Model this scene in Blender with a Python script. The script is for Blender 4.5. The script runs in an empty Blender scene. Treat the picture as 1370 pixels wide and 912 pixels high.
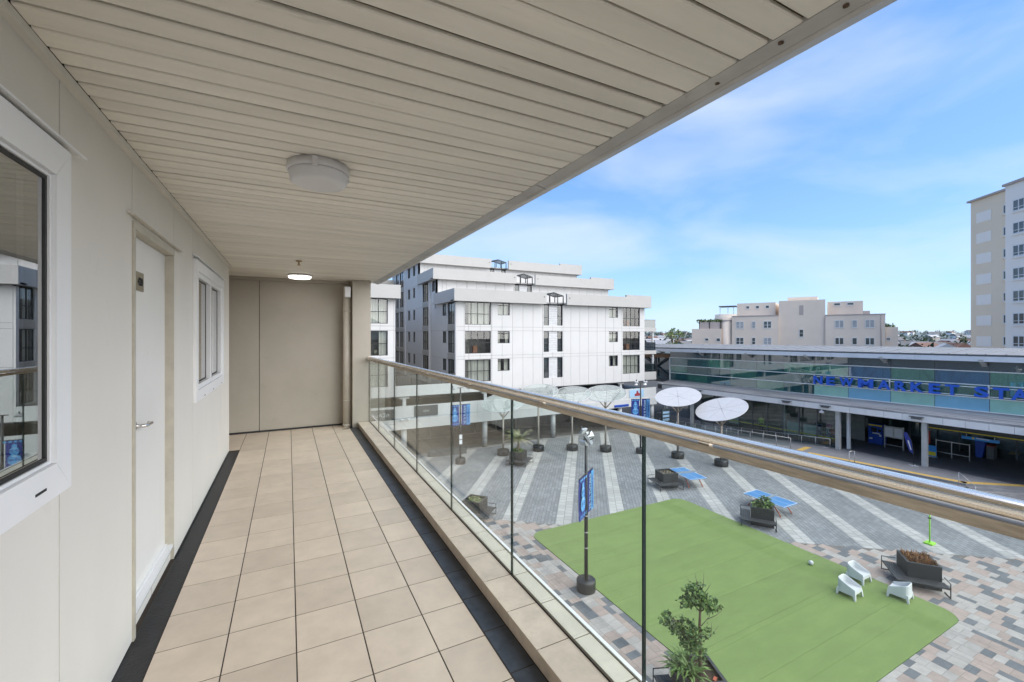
import bpy, math, random
from mathutils import Vector, Matrix
R = math.radians
random.seed(7)
sc = bpy.context.scene
COL = sc.collection

# ------------------------------------------------------------------ camera
CZ = 11.6
cam_d = bpy.data.cameras.new('camera'); cam = bpy.data.objects.new('camera', cam_d); COL.objects.link(cam)
cam.location = (0, 0, CZ); cam.rotation_euler = (R(90), 0, R(-27.32))
cam_d.sensor_width = 36; cam_d.lens = 36 * 578.6 / 1370; cam_d.shift_y = -9 / 1370
cam_d.clip_start = .05; cam_d.clip_end = 6000
sc.camera = cam

# ------------------------------------------------------------------ sky
SUN_EL, SUN_AZ = R(42), R(142)          # azimuth measured from +Y towards +X
w = bpy.data.worlds.new('World'); sc.world = w; w.use_nodes = True
nt = w.node_tree; N = nt.nodes; LK = nt.links
bg = N['Background']
sky = N.new('ShaderNodeTexSky'); sky.sky_type = 'NISHITA'; sky.sun_disc = False
sky.sun_elevation = SUN_EL; sky.sun_rotation = SUN_AZ
sky.altitude = 50; sky.air_density = 1.0; sky.dust_density = .15; sky.ozone_density = 3.0
tc = N.new('ShaderNodeTexCoord')
mp = N.new('ShaderNodeMapping'); mp.inputs['Scale'].default_value = (1.1, 1.9, 4.6); mp.inputs['Rotation'].default_value = (R(10), R(24), R(35))
LK.new(tc.outputs['Generated'], mp.inputs['Vector'])
nz = N.new('ShaderNodeTexNoise'); nz.inputs['Scale'].default_value = 1.7; nz.inputs['Detail'].default_value = 7; nz.inputs['Roughness'].default_value = .46
nz.inputs['Distortion'].default_value = .35
LK.new(mp.outputs['Vector'], nz.inputs['Vector'])
rp = N.new('ShaderNodeValToRGB'); rp.color_ramp.elements[0].position = .38; rp.color_ramp.elements[1].position = .72
rp.color_ramp.elements[0].color = (0, 0, 0, 1); rp.color_ramp.elements[1].color = (.62, .62, .62, 1)
LK.new(nz.outputs['Fac'], rp.inputs['Fac'])
cl = N.new('ShaderNodeMix'); cl.data_type = 'RGBA'
LK.new(rp.outputs['Color'], cl.inputs['Factor'])
# sky colour compressed to dim the bright horizon: c / (1 + k c), then tinted bluer
hz = N.new('ShaderNodeVectorMath'); hz.operation = 'MULTIPLY_ADD'; hz.inputs[1].default_value = (.17, .17, .17); hz.inputs[2].default_value = (1, 1, 1)
LK.new(sky.outputs['Color'], hz.inputs[0])
dv = N.new('ShaderNodeVectorMath'); dv.operation = 'DIVIDE'; LK.new(sky.outputs['Color'], dv.inputs[0]); LK.new(hz.outputs[0], dv.inputs[1])
tn = N.new('ShaderNodeVectorMath'); tn.operation = 'MULTIPLY'; tn.inputs[1].default_value = (.79, 1.06, 1.5); LK.new(dv.outputs[0], tn.inputs[0])
LK.new(tn.outputs[0], cl.inputs['A'])
cl.inputs['B'].default_value = (3.1, 3.4, 3.65, 1)
LK.new(cl.outputs['Result'], bg.inputs['Color'])
bg.inputs['Strength'].default_value = .15

# ------------------------------------------------------------------ sun
sd = bpy.data.lights.new('sun', 'SUN'); sd.energy = 3.6; sd.angle = R(95); sd.color = (1, .95, .87)
so = bpy.data.objects.new('sun', sd); COL.objects.link(so); so.location = (0, -20, 60)
to_sun = Vector((math.sin(SUN_AZ) * math.cos(SUN_EL), math.cos(SUN_AZ) * math.cos(SUN_EL), math.sin(SUN_EL)))
so.rotation_euler = to_sun.to_track_quat('Z', 'Y').to_euler()
vs = sc.view_settings; vs.view_transform = 'Standard'; vs.look = 'None'; vs.gamma = 1; vs.exposure = .97
vs.use_curve_mapping = False
sc.cycles.max_bounces = 10; sc.cycles.diffuse_bounces = 5; sc.cycles.glossy_bounces = 4; sc.cycles.transparent_max_bounces = 24
sc.cycles.caustics_reflective = False; sc.cycles.caustics_refractive = False

# ------------------------------------------------------------------ materials
def s2l(c):
    return tuple((x / 12.92 if x <= .04045 else ((x + .055) / 1.055) ** 2.4) for x in c)
def rgb(r, g, b): return s2l((r / 255, g / 255, b / 255))
MATS = {}
def mat(name, col, rough=.6, var=.12, scale=6., metal=0., bump=0., bscale=60., spec=.5, rand=0., stretch=None, col2=None, emit=None, coords='Object', coat=0., dirt=0., dscale=9., dthr=.60):
    """Principled with noise driven colour variation, optional bump and per-object value shift."""
    m = bpy.data.materials.new(name); m.use_nodes = True; nt = m.node_tree; N = nt.nodes; LK = nt.links
    b = N['Principled BSDF']
    b.inputs['Roughness'].default_value = rough; b.inputs['Metallic'].default_value = metal; b.inputs['Specular IOR Level'].default_value = spec
    if coat: b.inputs['Coat Weight'].default_value = coat
    tc = N.new('ShaderNodeTexCoord'); vec = tc.outputs[coords]
    oi = N.new('ShaderNodeObjectInfo')
    if rand:
        ad = N.new('ShaderNodeVectorMath'); ad.operation = 'ADD'
        sc_ = N.new('ShaderNodeMath'); sc_.operation = 'MULTIPLY'; sc_.inputs[1].default_value = 37.
        LK.new(oi.outputs['Random'], sc_.inputs[0]); LK.new(vec, ad.inputs[0]); LK.new(sc_.outputs[0], ad.inputs[1]); vec = ad.outputs[0]
    if stretch:
        mpn = N.new('ShaderNodeMapping'); mpn.inputs['Scale'].default_value = stretch; LK.new(vec, mpn.inputs['Vector']); vec = mpn.outputs[0]
    nz = N.new('ShaderNodeTexNoise'); nz.inputs['Scale'].default_value = scale; nz.inputs['Detail'].default_value = 6; nz.inputs['Roughness'].default_value = .62
    LK.new(vec, nz.inputs['Vector'])
    mx = N.new('ShaderNodeMix'); mx.data_type = 'RGBA'
    c2 = col2 if col2 else tuple(x * (1 - 2 * var) for x in col)
    c1 = col if col2 else tuple(min(1, x * (1 + var)) for x in col)
    mx.inputs['A'].default_value = (*c2, 1); mx.inputs['B'].default_value = (*c1, 1)
    rp = N.new('ShaderNodeMapRange'); rp.inputs['From Min'].default_value = .3; rp.inputs['From Max'].default_value = .7
    LK.new(nz.outputs['Fac'], rp.inputs['Value']); LK.new(rp.outputs[0], mx.inputs['Factor'])
    out = mx.outputs['Result']
    if dirt:
        dn = N.new('ShaderNodeTexNoise'); dn.inputs['Scale'].default_value = dscale; dn.inputs['Detail'].default_value = 9; dn.inputs['Roughness'].default_value = .75
        LK.new(vec, dn.inputs['Vector'])
        dr = N.new('ShaderNodeMapRange'); dr.inputs['From Min'].default_value = dthr; dr.inputs['From Max'].default_value = dthr + .16; dr.inputs['To Max'].default_value = dirt
        LK.new(dn.outputs['Fac'], dr.inputs['Value'])
        dm_ = N.new('ShaderNodeMix'); dm_.data_type = 'RGBA'; LK.new(dr.outputs[0], dm_.inputs['Factor']); LK.new(out, dm_.inputs['A']); dm_.inputs['B'].default_value = (.07, .055, .038, 1); out = dm_.outputs['Result']
    if rand:
        hs = N.new('ShaderNodeHueSaturation'); mr = N.new('ShaderNodeMapRange')
        mr.inputs['To Min'].default_value = 1 - rand; mr.inputs['To Max'].default_value = 1 + rand
        LK.new(oi.outputs['Random'], mr.inputs['Value']); LK.new(mr.outputs[0], hs.inputs['Value']); LK.new(out, hs.inputs['Color']); out = hs.outputs['Color']
    LK.new(out, b.inputs['Base Color'])
    # roughness breakup
    rr = N.new('ShaderNodeMapRange'); rr.inputs['To Min'].default_value = max(0, rough - .08); rr.inputs['To Max'].default_value = min(1, rough + .1)
    LK.new(nz.outputs['Fac'], rr.inputs['Value']); LK.new(rr.outputs[0], b.inputs['Roughness'])
    if bump:
        n2 = N.new('ShaderNodeTexNoise'); n2.inputs['Scale'].default_value = bscale; n2.inputs['Detail'].default_value = 4
        LK.new(vec, n2.inputs['Vector'])
        bp = N.new('ShaderNodeBump'); bp.inputs['Strength'].default_value = bump; bp.inputs['Distance'].default_value = .01
        LK.new(n2.outputs['Fac'], bp.inputs['Height']); LK.new(bp.outputs[0], b.inputs['Normal'])
    if emit:
        b.inputs['Emission Color'].default_value = (*emit[:3], 1); b.inputs['Emission Strength'].default_value = emit[3]
    MATS[name] = m
    return m
def glass(name, tint=(.93, .97, .95), refl=.0, base=None, mixd=0., ior=1.5, rough=0.):
    """Thin architectural glass: tinted transparency + Fresnel reflection (+ a share of diffuse frit)."""
    m = bpy.data.materials.new(name); m.use_nodes = True; nt = m.node_tree; N = nt.nodes; LK = nt.links
    N.remove(N['Principled BSDF']); o = N['Material Output']
    t = N.new('ShaderNodeBsdfTransparent'); t.inputs['Color'].default_value = (*tint, 1)
    g = N.new('ShaderNodeBsdfGlossy'); g.inputs['Roughness'].default_value = rough; g.inputs['Color'].default_value = (1, 1, 1, 1)
    # Schlick term from the facing angle (the same on both sides of a sheet)
    lw = N.new('ShaderNodeLayerWeight'); lw.inputs['Blend'].default_value = .5
    pw = N.new('ShaderNodeMath'); pw.operation = 'POWER'; pw.inputs[1].default_value = 5.; LK.new(lw.outputs['Facing'], pw.inputs[0])
    f0 = ((ior - 1) / (ior + 1)) ** 2
    f = N.new('ShaderNodeMath'); f.operation = 'MULTIPLY_ADD'; f.inputs[1].default_value = 1 - f0; f.inputs[2].default_value = f0; LK.new(pw.outputs[0], f.inputs[0])
    src = t.outputs[0]
    if mixd:
        d = N.new('ShaderNodeBsdfPrincipled'); d.inputs['Base Color'].default_value = (*base, 1); d.inputs['Roughness'].default_value = .5
        tcn = N.new('ShaderNodeTexCoord'); nz = N.new('ShaderNodeTexNoise'); nz.inputs['Scale'].default_value = 1.3; nz.inputs['Detail'].default_value = 5
        LK.new(tcn.outputs['Object'], nz.inputs['Vector'])
        mr = N.new('ShaderNodeMapRange'); mr.inputs['To Min'].default_value = max(0, mixd - .12); mr.inputs['To Max'].default_value = min(1, mixd + .12)
        LK.new(nz.outputs['Fac'], mr.inputs['Value'])
        mm = N.new('ShaderNodeMixShader'); LK.new(mr.outputs[0], mm.inputs[0]); LK.new(t.outputs[0], mm.inputs[1]); LK.new(d.outputs[0], mm.inputs[2]); src = mm.outputs[0]
    fac = f.outputs[0]
    if refl:
        ad = N.new('ShaderNodeMath'); ad.operation = 'ADD'; ad.use_clamp = True; ad.inputs[1].default_value = refl; LK.new(fac, ad.inputs[0]); fac = ad.outputs[0]
    mx = N.new('ShaderNodeMixShader'); LK.new(fac, mx.inputs[0]); LK.new(src, mx.inputs[1]); LK.new(g.outputs[0], mx.inputs[2])
    LK.new(mx.outputs[0], o.inputs['Surface'])
    MATS[name] = m
    return m
def brickmat(name, c1, c2, mortar, bw, bh, ms, rot, offs=.5, var=.19, rough=.75):
    m = bpy.data.materials.new(name); m.use_nodes = True; nt = m.node_tree; N = nt.nodes; LK = nt.links; b = N['Principled BSDF']
    tc = N.new('ShaderNodeTexCoord'); mp = N.new('ShaderNodeMapping'); mp.inputs['Rotation'].default_value = (0, 0, rot)
    LK.new(tc.outputs['Object'], mp.inputs['Vector'])
    br = N.new('ShaderNodeTexBrick'); br.inputs['Scale'].default_value = 1; br.inputs['Brick Width'].default_value = bw; br.inputs['Row Height'].default_value = bh
    br.inputs['Mortar Size'].default_value = ms; br.inputs['Color1'].default_value = (*c1, 1); br.inputs['Color2'].default_value = (*c2, 1); br.inputs['Mortar'].default_value = (*mortar, 1)
    br.offset = offs; br.inputs['Mortar Smooth'].default_value = .3
    LK.new(mp.outputs[0], br.inputs['Vector'])
    nz = N.new('ShaderNodeTexNoise'); nz.inputs['Scale'].default_value = .35; nz.inputs['Detail'].default_value = 8; nz.inputs['Roughness'].default_value = .7
    LK.new(tc.outputs['Object'], nz.inputs['Vector'])
    mr = N.new('ShaderNodeMapRange'); mr.inputs['From Min'].default_value = .25; mr.inputs['From Max'].default_value = .75; mr.inputs['To Min'].default_value = 1 - var * 1.6; mr.inputs['To Max'].default_value = 1 + var * 1.2
    LK.new(nz.outputs['Fac'], mr.inputs['Value'])
    hs = N.new('ShaderNodeHueSaturation'); LK.new(mr.outputs[0], hs.inputs['Value']); LK.new(br.outputs['Color'], hs.inputs['Color']); LK.new(hs.outputs[0], b.inputs['Base Color'])
    bp = N.new('ShaderNodeBump'); bp.inputs['Strength'].default_value = .4; bp.inputs['Distance'].default_value = .004
    iv = N.new('ShaderNodeMath'); iv.operation = 'SUBTRACT'; iv.inputs[0].default_value = 1; LK.new(br.outputs['Fac'], iv.inputs[1]); LK.new(iv.outputs[0], bp.inputs['Height']); LK.new(bp.outputs[0], b.inputs['Normal'])
    b.inputs['Roughness'].default_value = rough
    MATS[name] = m
    return m

M = MATS
# balcony
mat('floor_tile', (0.66, 0.55, 0.44), .38, .055, 7, bump=.05, bscale=40, rand=.075, dirt=.30, dscale=14, dthr=.62)
mat('grout', (0.05, 0.036, 0.026), .9, .2)
mat('membrane', (.022, .022, .025), .5, .3, 18, bump=.3, bscale=90)
mat('drain_tile', (0.06, 0.07, 0.088), .45, .25, 14, rand=.12, dirt=.3, dscale=10, dthr=.55)
mat('kerb_tile', (0.61, 0.51, 0.405), .45, .09, 9, rand=.05, dirt=.3, dscale=9, dthr=.6)
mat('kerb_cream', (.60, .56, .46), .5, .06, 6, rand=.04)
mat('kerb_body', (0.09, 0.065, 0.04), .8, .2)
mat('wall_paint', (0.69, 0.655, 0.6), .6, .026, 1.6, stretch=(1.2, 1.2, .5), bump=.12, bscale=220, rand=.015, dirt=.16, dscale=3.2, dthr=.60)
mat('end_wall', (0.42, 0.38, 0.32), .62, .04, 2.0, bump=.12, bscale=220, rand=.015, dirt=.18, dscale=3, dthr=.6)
mat('joint_dark', (.07, .055, .04), .9, .2)
mat('ceiling_board', (0.86, 0.815, 0.725), .5, .07, 1.6, rand=.035, stretch=(.4, 3, 1), bump=.05, bscale=80, dirt=.35, dscale=5, dthr=.60)
mat('ceiling_gap', (0.09, 0.065, 0.035), .9, .2)
mat('fascia_grey', (0.53, 0.52, 0.5), .45, .10, 3.5, dirt=.5, dscale=6, dthr=.6)
mat('white_upvc', (.80, .80, .81), .32, .02, 3)
mat('door_paint', (0.74, 0.725, 0.7), .38, .02, 2, dirt=.08, dscale=4, dthr=.6)
mat('door_frame', (.50, .46, .38), .5, .08, 8)
mat('rubber', (.012, .012, .012), .5, .1)
mat('room_dark', (.03, .028, .025), .9, .1)
mat('steel_brushed', (.88, .81, .72), .26, .05, 30, metal=1., stretch=(20, .4, 20))
mat('steel_channel', (0.5, 0.43, 0.34), .45, .2, 9, metal=.55, stretch=(6, .8, 6))
mat('chrome', (.7, .68, .66), .2, .03, 10, metal=1.)
mat('brass_plate', (.33, .29, .20), .35, .1, 20, metal=.8)
mat('ink', (.015, .015, .015), .7, .05)
mat('lamp_white', (.70, .69, .70), .4, .02, 4)
mat('lamp_lit', (.8, .8, .78), .4, .02, 4, emit=(1, .97, .9, 1.6))
mat('pipe_paint', (0.66, 0.61, 0.53), .45, .05, 5)
mat('brass', (.45, .28, .12), .35, .1, 20, metal=1.)
glass('balustrade_glass', (.93, .965, .955), ior=1.3)
mat('glass_edge', (.006, .02, .016), .15, .1)
glass('window_glass', (.50, .55, .53), refl=.30, ior=1.55)
# plaza
STR = (0.6044, 0.7967); SROT = math.atan2(STR[1], STR[0])
brickmat('grey_pavers', (.235, .243, .25), (.175, .182, .19), (.10, .103, .105), .45, .22, .016, -SROT)
brickmat('pale_pavers', (.42, .41, .39), (.335, .33, .315), (.18, .175, .165), .5, .48, .018, -SROT, var=.09)
mat('paver_dark', (0.115, 0.122, 0.13), .7, .12, 3, rand=.12, bump=.1, dirt=.3, dscale=7, dthr=.58)
mat('paver_pale', (0.325, 0.3, 0.275), .72, .08, 3, rand=.10, bump=.1, dirt=.3, dscale=7, dthr=.58)
mat('paver_pink', (0.315, 0.25, 0.215), .72, .08, 3, rand=.10, bump=.1, dirt=.3, dscale=7, dthr=.58)
mat('mortar', (.16, .14, .125), .9, .2)
mat('turf', (0.17, 0.235, 0.08), .85, .06, 1.3, rand=.035, bump=.9, bscale=140, stretch=(.5, 1.6, 1), spec=.2, dirt=.20, dscale=16, dthr=.5)
mat('asphalt', (.055, .055, .055), .9, .2, 2)
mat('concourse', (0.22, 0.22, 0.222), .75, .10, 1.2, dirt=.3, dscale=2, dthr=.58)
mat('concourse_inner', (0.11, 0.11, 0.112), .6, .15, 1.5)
mat('tactile', (.62, .40, .10), .7, .12, 5)
mat('stone_kerb', (.28, .27, .26), .8, .12, 4)
# apartment block
mat('panel_white', (0.54, 0.53, 0.515), .5, .015, .8, rand=.012, dirt=.10, dscale=1.2, dthr=.6)
mat('parapet_grey', (0.41, 0.4, 0.38), .6, .025, .7, dirt=.15, dscale=.9, dthr=.58)
mat('panel_gap', (0.25, 0.25, 0.25), .9, .1)
mat('frame_black', (.015, .016, .018), .4, .1)
mat('spandrel_grey', (.36, .34, .30), .6, .04, 1)
mat('curtain', (.66, .62, .53), .9, .06, 2, rand=.10)
glass('apt_glass', (.72, .76, .76), refl=.03, ior=1.45)
glass('dark_glass', (.25, .29, .31), refl=.06, ior=1.5)
mat('apt_room', (.16, .145, .125), .9, .3, .8)
mat('podium_white', (0.54, 0.545, 0.53), .5, .02, .7)
mat('podium_dark', (0.065, 0.068, 0.07), .5, .2, 1)
mat('shop_dark', (0.16, 0.15, 0.135), .6, .3, .7)
mat('sign_dark', (.05, .06, .065), .45, .08, 2)
mat('sign_text', (.55, .57, .55), .6, .02)
mat('column_white', (0.52, 0.525, 0.515), .5, .03, 2)
mat('column_grey', (.16, .165, .165), .6, .1, 3)
mat('lap_siding', (.52, .52, .52), .6, .06, 3)
mat('floor_lamp_wood', (.35, .14, .06), .5, .2, 4)
# station
glass('st_glass_green', (.24, .52, .43), refl=.12, base=(.13, .40, .32), mixd=.38)
glass('st_glass_blue', (.16, .38, .52), refl=.12, base=(.04, .22, .40), mixd=.42)
glass('st_glass_teal', (.13, .36, .36), refl=.13, base=(.04, .21, .23), mixd=.36)
glass('st_glass_deep', (.14, .24, .28), refl=.10, base=(.07, .13, .16), mixd=.5)
glass('st_frit_green', (.4, .6, .5), refl=.02, base=(.36, .66, .55), mixd=.88)
glass('st_frit_blue', (.3, .5, .6), refl=.02, base=(.24, .54, .72), mixd=.88)
mat('st_bar', (0.82, 0.83, 0.82), .35, .03, 3)
mat('st_eave', (0.62, 0.66, 0.72), .4, .04, 1.2, metal=.2)
mat('st_roof', (0.2, 0.215, 0.235), .75, .1, .8)
mat('st_canopy', (0.34, 0.34, 0.345), .5, .25, 1.0, stretch=(3, .2, 1))
mat('st_panel', (0.7, 0.7, 0.7), .4, .03, 1, rand=.03)
mat('st_steel', (.09, .095, .10), .5, .12, 2)
mat('st_column', (0.42, 0.42, 0.4), .55, .08, 2)
mat('letter_blue', (0.012, 0.1, 0.56), .35, .06, 2)
mat('st_brown', (.22, .13, .075), .7, .15, 2)
glass('st_clear', (.70, .78, .77), refl=.03)
mat('st_inner', (0.25, 0.27, 0.26), .7, .3, .5)
mat('bright_panel', (.42, .52, .50), .5, .1, 1)
mat('yellow_tape', (.70, .56, .02), .5, .05)
mat('machine_blue', (.010, .060, .36), .4, .06, 3)
mat('poster_white', (0.62, 0.63, 0.64), .5, .03, 3)
mat('poster_pink', (.62, .13, .30), .5, .1, 4)
mat('poster_cyan', (.05, .38, .62), .5, .12, 4)
mat('screen_dark', (.01, .012, .02), .25, .1)
mat('rail_steel', (.42, .42, .41), .3, .08, 10, metal=.9)
mat('red_paint', (.40, .035, .02), .5, .1)
mat('sign_blue', (.03, .26, .62), .45, .05)
# street furniture
mat('black_paint', (.014, .015, .016), .35, .1, 5)
mat('lamp_head', (.42, .43, .44), .35, .1, 6, metal=.5)
mat('disc_sheen_rim', (0.46, 0.465, 0.475), .3, .03, 2, dirt=.12, dscale=3, dthr=.58)  # white rims; on two discs it paints in the sky reflection on glass
glass('disc_clear', (.86, .90, .88), refl=.05, base=(.60, .65, .63), mixd=.26)
mat('galv', (.45, .44, .42), .4, .08, 8, metal=.5)
mat('pole_brown', (.34, .30, .25), .5, .1, 8, metal=.3)
mat('planter_char', (0.016, 0.017, 0.019), .6, .25, 5)
mat('slat_char', (0.035, 0.037, 0.041), .55, .2, 6, rand=.12)
mat('soil', (.05, .032, .02), .95, .4, 14, bump=.8, bscale=30)
mat('tt_blue', (0.07, 0.215, 0.45), .35, .05, 2)
mat('tt_line', (.75, .77, .78), .5, .02)
mat('tt_leg', (.42, .10, .045), .45, .1)
mat('net_grey', (.25, .28, .30), .6, .1)
mat('plastic_white', (0.56, 0.57, 0.57), .38, .015, 2)
mat('lime', (.28, .62, .05), .45, .05)
mat('ball', (.55, .56, .56), .5, .15, 30)
mat('banner_navy', (0.015, 0.03, 0.2), .7, .05, 2)
mat('banner_sky', (0.085, 0.29, 0.56), .7, .06, 3)
mat('banner_pale', (0.34, 0.52, 0.68), .7, .05)
# vegetation
mat('leaf_dark', (0.05, 0.115, 0.024), .5, .45, 2.2)
mat('leaf_mid', (0.12, 0.205, 0.045), .55, .4, 2.2)
mat('leaf_pale', (.26, .27, .13), .6, .35, 3)
mat('leaf_cream', (.50, .45, .30), .7, .25, 3)
mat('leaf_red', (.26, .115, .035), .7, .4, 4)
mat('bark', (.115, .078, .05), .85, .3, 12, bump=.5)
mat('twig', (.10, .08, .06), .8, .2)
# far buildings
mat('beige_render', (0.8, 0.68, 0.565), .75, .04, .25)
mat('beige_cap', (.46, .40, .37), .8, .05, .5)
mat('beige_pink', (.55, .46, .41), .75, .04, .5)
mat('tower_beige', (0.8, 0.665, 0.5), .75, .02, .2)
mat('tower_white', (0.86, 0.8, 0.73), .7, .02, .2)
mat('win_white', (.72, .72, .71), .5, .03)
mat('far_glass', (.07, .085, .085), .12, .3, .6, spec=.8)
mat('blind_pale', (.40, .41, .42), .6, .1, 1)
mat('roof_red', (0.15, 0.075, 0.055), .8, .2, .2)
mat('roof_grey', (.13, .135, .145), .7, .2, .2)
mat('roof_pale', (0.33, 0.34, 0.36), .6, .1, .2)
mat('house_wall', (0.38, 0.36, 0.33), .8, .1, .2)
mat('far_green', (.055, .075, .04), .9, .45, .05)
mat('hill_haze_blue', (.12, .16, .17), .95, .3, .012)  # blue of distance haze put into the colour of the hills
# people
mat('skin', (.42, .24, .16), .5, .05, 10)
mat('hair', (.015, .012, .01), .6, .1)
mat('hivis', (0.62, 0.78, 0.05), .7, .08, 8)
mat('navy_cloth', (.014, .016, .026), .85, .2, 8)
mat('red_cloth', (0.3, 0.035, 0.045), .85, .15, 8)
mat('grey_cloth', (.075, .08, .085), .85, .15, 8)

# ------------------------------------------------------------------ mesh helpers
class MB:
    def __init__(s): s.v = []; s.f = []; s.m = []; s.mats = []; s.sm = []
    def _m(s, mt):
        if mt is None: return 0
        if mt not in s.mats: s.mats.append(mt)
        return s.mats.index(mt)
    def face(s, pts, mt=None, smooth=False):
        b = len(s.v); s.v += [tuple(p) for p in pts]; s.f.append(tuple(range(b, b + len(pts)))); s.m.append(s._m(mt)); s.sm.append(smooth)
    def hexa(s, p, mt=None):
        """p: 8 corners, bottom 4 ccw then top 4 ccw"""
        b = len(s.v); s.v += [tuple(x) for x in p]
        for q in ((3, 2, 1, 0), (4, 5, 6, 7), (0, 1, 5, 4), (1, 2, 6, 5), (2, 3, 7, 6), (3, 0, 4, 7)):
            s.f.append(tuple(b + i for i in q)); s.m.append(s._m(mt)); s.sm.append(False)
        return s
    def box(s, x0, x1, y0, y1, z0, z1, mt=None):
        return s.hexa([(x0, y0, z0), (x1, y0, z0), (x1, y1, z0), (x0, y1, z0), (x0, y0, z1), (x1, y0, z1), (x1, y1, z1), (x0, y1, z1)], mt)
    def prism(s, poly, z0, z1, mt=None):
        n = len(poly); b = len(s.v); s.v += [(p[0], p[1], z0) for p in poly] + [(p[0], p[1], z1) for p in poly]
        k = s._m(mt)
        s.f.append(tuple(b + i for i in reversed(range(n)))); s.f.append(tuple(b + n + i for i in range(n))); s.m += [k, k]; s.sm += [False, False]
        for i in range(n):
            j = (i + 1) % n; s.f.append((b + i, b + j, b + n + j, b + n + i)); s.m.append(k); s.sm.append(False)
        return s
    def extr(s, poly3, d, mt=None):
        """extrude an arbitrary planar 3-D polygon by vector d"""
        n = len(poly3); b = len(s.v); k = s._m(mt)
        s.v += [tuple(p) for p in poly3] + [tuple(p[i] + d[i] for i in range(3)) for p in poly3]
        s.f.append(tuple(b + i for i in reversed(range(n)))); s.f.append(tuple(b + n + i for i in range(n))); s.m += [k, k]; s.sm += [False, False]
        for i in range(n):
            j = (i + 1) % n; s.f.append((b + i, b + j, b + n + j, b + n + i)); s.m.append(k); s.sm.append(False)
        return s
    def tube(s, pts, r, seg=10, mt=None, caps=True, smooth=True):
        """tube through points; r scalar or list"""
        pts = [Vector(p) for p in pts]; n = len(pts); rr = r if isinstance(r, (list, tuple)) else [r] * n
        k = s._m(mt); rings = []
        up = None
        for i, p in enumerate(pts):
            t = (pts[min(i + 1, n - 1)] - pts[max(i - 1, 0)])
            if t.length < 1e-9: t = Vector((0, 0, 1))
            t.normalize()
            if up is None:
                a = Vector((0, 0, 1)) if abs(t.z) < .9 else Vector((1, 0, 0)); up = a.cross(t).normalized()
            else:
                up = (up - t * up.dot(t))
                up = up.normalized() if up.length > 1e-6 else Vector((1, 0, 0))
            bn = t.cross(up); b = len(s.v)
            for j in range(seg):
                a = 2 * math.pi * j / seg; q = p + (up * math.cos(a) + bn * math.sin(a)) * rr[i]; s.v.append(tuple(q))
            rings.append(b)
        for i in range(n - 1):
            for j in range(seg):
                j2 = (j + 1) % seg; s.f.append((rings[i] + j, rings[i] + j2, rings[i + 1] + j2, rings[i + 1] + j)); s.m.append(k); s.sm.append(smooth)
        if caps:
            s.f.append(tuple(rings[0] + j for j in reversed(range(seg)))); s.f.append(tuple(rings[-1] + j for j in range(seg))); s.m += [k, k]; s.sm += [False, False]
        return s
    def cyl(s, x, y, z0, z1, r, seg=20, mt=None, r1=None, smooth=True):
        return s.lathe(x, y, [(r, z0), (r if r1 is None else r1, z1)], seg, mt, smooth)
    def lathe(s, x, y, prof, seg=20, mt=None, smooth=True):
        k = s._m(mt); rings = []
        for r, z in prof:
            b = len(s.v); rings.append(b)
            for j in range(seg):
                a = 2 * math.pi * j / seg; s.v.append((x + r * math.cos(a), y + r * math.sin(a), z))
        for i in range(len(prof) - 1):
            for j in range(seg):
                j2 = (j + 1) % seg; s.f.append((rings[i] + j, rings[i] + j2, rings[i + 1] + j2, rings[i + 1] + j)); s.m.append(k); s.sm.append(smooth)
        s.f.append(tuple(rings[0] + j for j in reversed(range(seg)))); s.f.append(tuple(rings[-1] + j for j in range(seg))); s.m += [k, k]; s.sm += [False, False]
        return s
    def map(s, fn): s.v = [tuple(fn(*p)) for p in s.v]; return s
    def build(s, name, mt, parent=None, world=False, loc=None):
        me = bpy.data.meshes.new(name)
        v = s.v
        off = None
        if world and parent is not None: off = wloc(parent)
        if loc is not None: off = Vector(loc)
        if off is not None: v = [(p[0] - off.x, p[1] - off.y, p[2] - off.z) for p in v]
        me.from_pydata(v, [], s.f)
        ms = [mt] if not s.mats else s.mats
        for q in ms: me.materials.append(M[q])
        if len(ms) > 1: me.polygons.foreach_set('material_index', s.m)
        me.polygons.foreach_set('use_smooth', s.sm)
        me.update()
        return link(name, me, parent, loc)
def wloc(o):
    l = Vector(o.location)
    while o.parent: o = o.parent; l += Vector(o.location)
    return l
def link(name, me, parent=None, loc=None, rotz=0.):
    o = bpy.data.objects.new(name, me); COL.objects.link(o)
    if parent is not None: o.parent = parent
    if loc is not None: o.location = loc
    if rotz: o.rotation_euler = (0, 0, rotz)
    return o
def thing(name, label, cat, loc=(0, 0, 0), rotz=0., group=None):
    o = bpy.data.objects.new(name, None); COL.objects.link(o); o.empty_display_size = .2
    o.location = loc; o.rotation_euler = (0, 0, rotz); tag(o, label, cat, group); return o
def tag(o, label, cat, group=None):
    o['label'] = label; o['category'] = cat
    if group: o['group'] = group
    return o
def struct(o): o['kind'] = 'structure'; return o
def stuff(o): o['kind'] = 'stuff'; return o
def bx(name, mt, parent, x0, x1, y0, y1, z0, z1, world=True, loc=None):
    return MB().box(x0, x1, y0, y1, z0, z1).build(name, mt, parent, world, loc)
def text_mesh(body, size, extrude, offset=0., sx=1., align='LEFT'):
    cu = bpy.data.curves.new('txt', 'FONT'); cu.body = body; cu.size = size; cu.extrude = extrude; cu.offset = offset; cu.align_x = align; cu.resolution_u = 3
    o = bpy.data.objects.new('txt', cu); COL.objects.link(o)
    dg = bpy.context.evaluated_depsgraph_get(); me = bpy.data.meshes.new_from_object(o.evaluated_get(dg))
    bpy.data.objects.remove(o)
    if sx != 1.:
        for v in me.vertices: v.co.x *= sx
    return me
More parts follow.
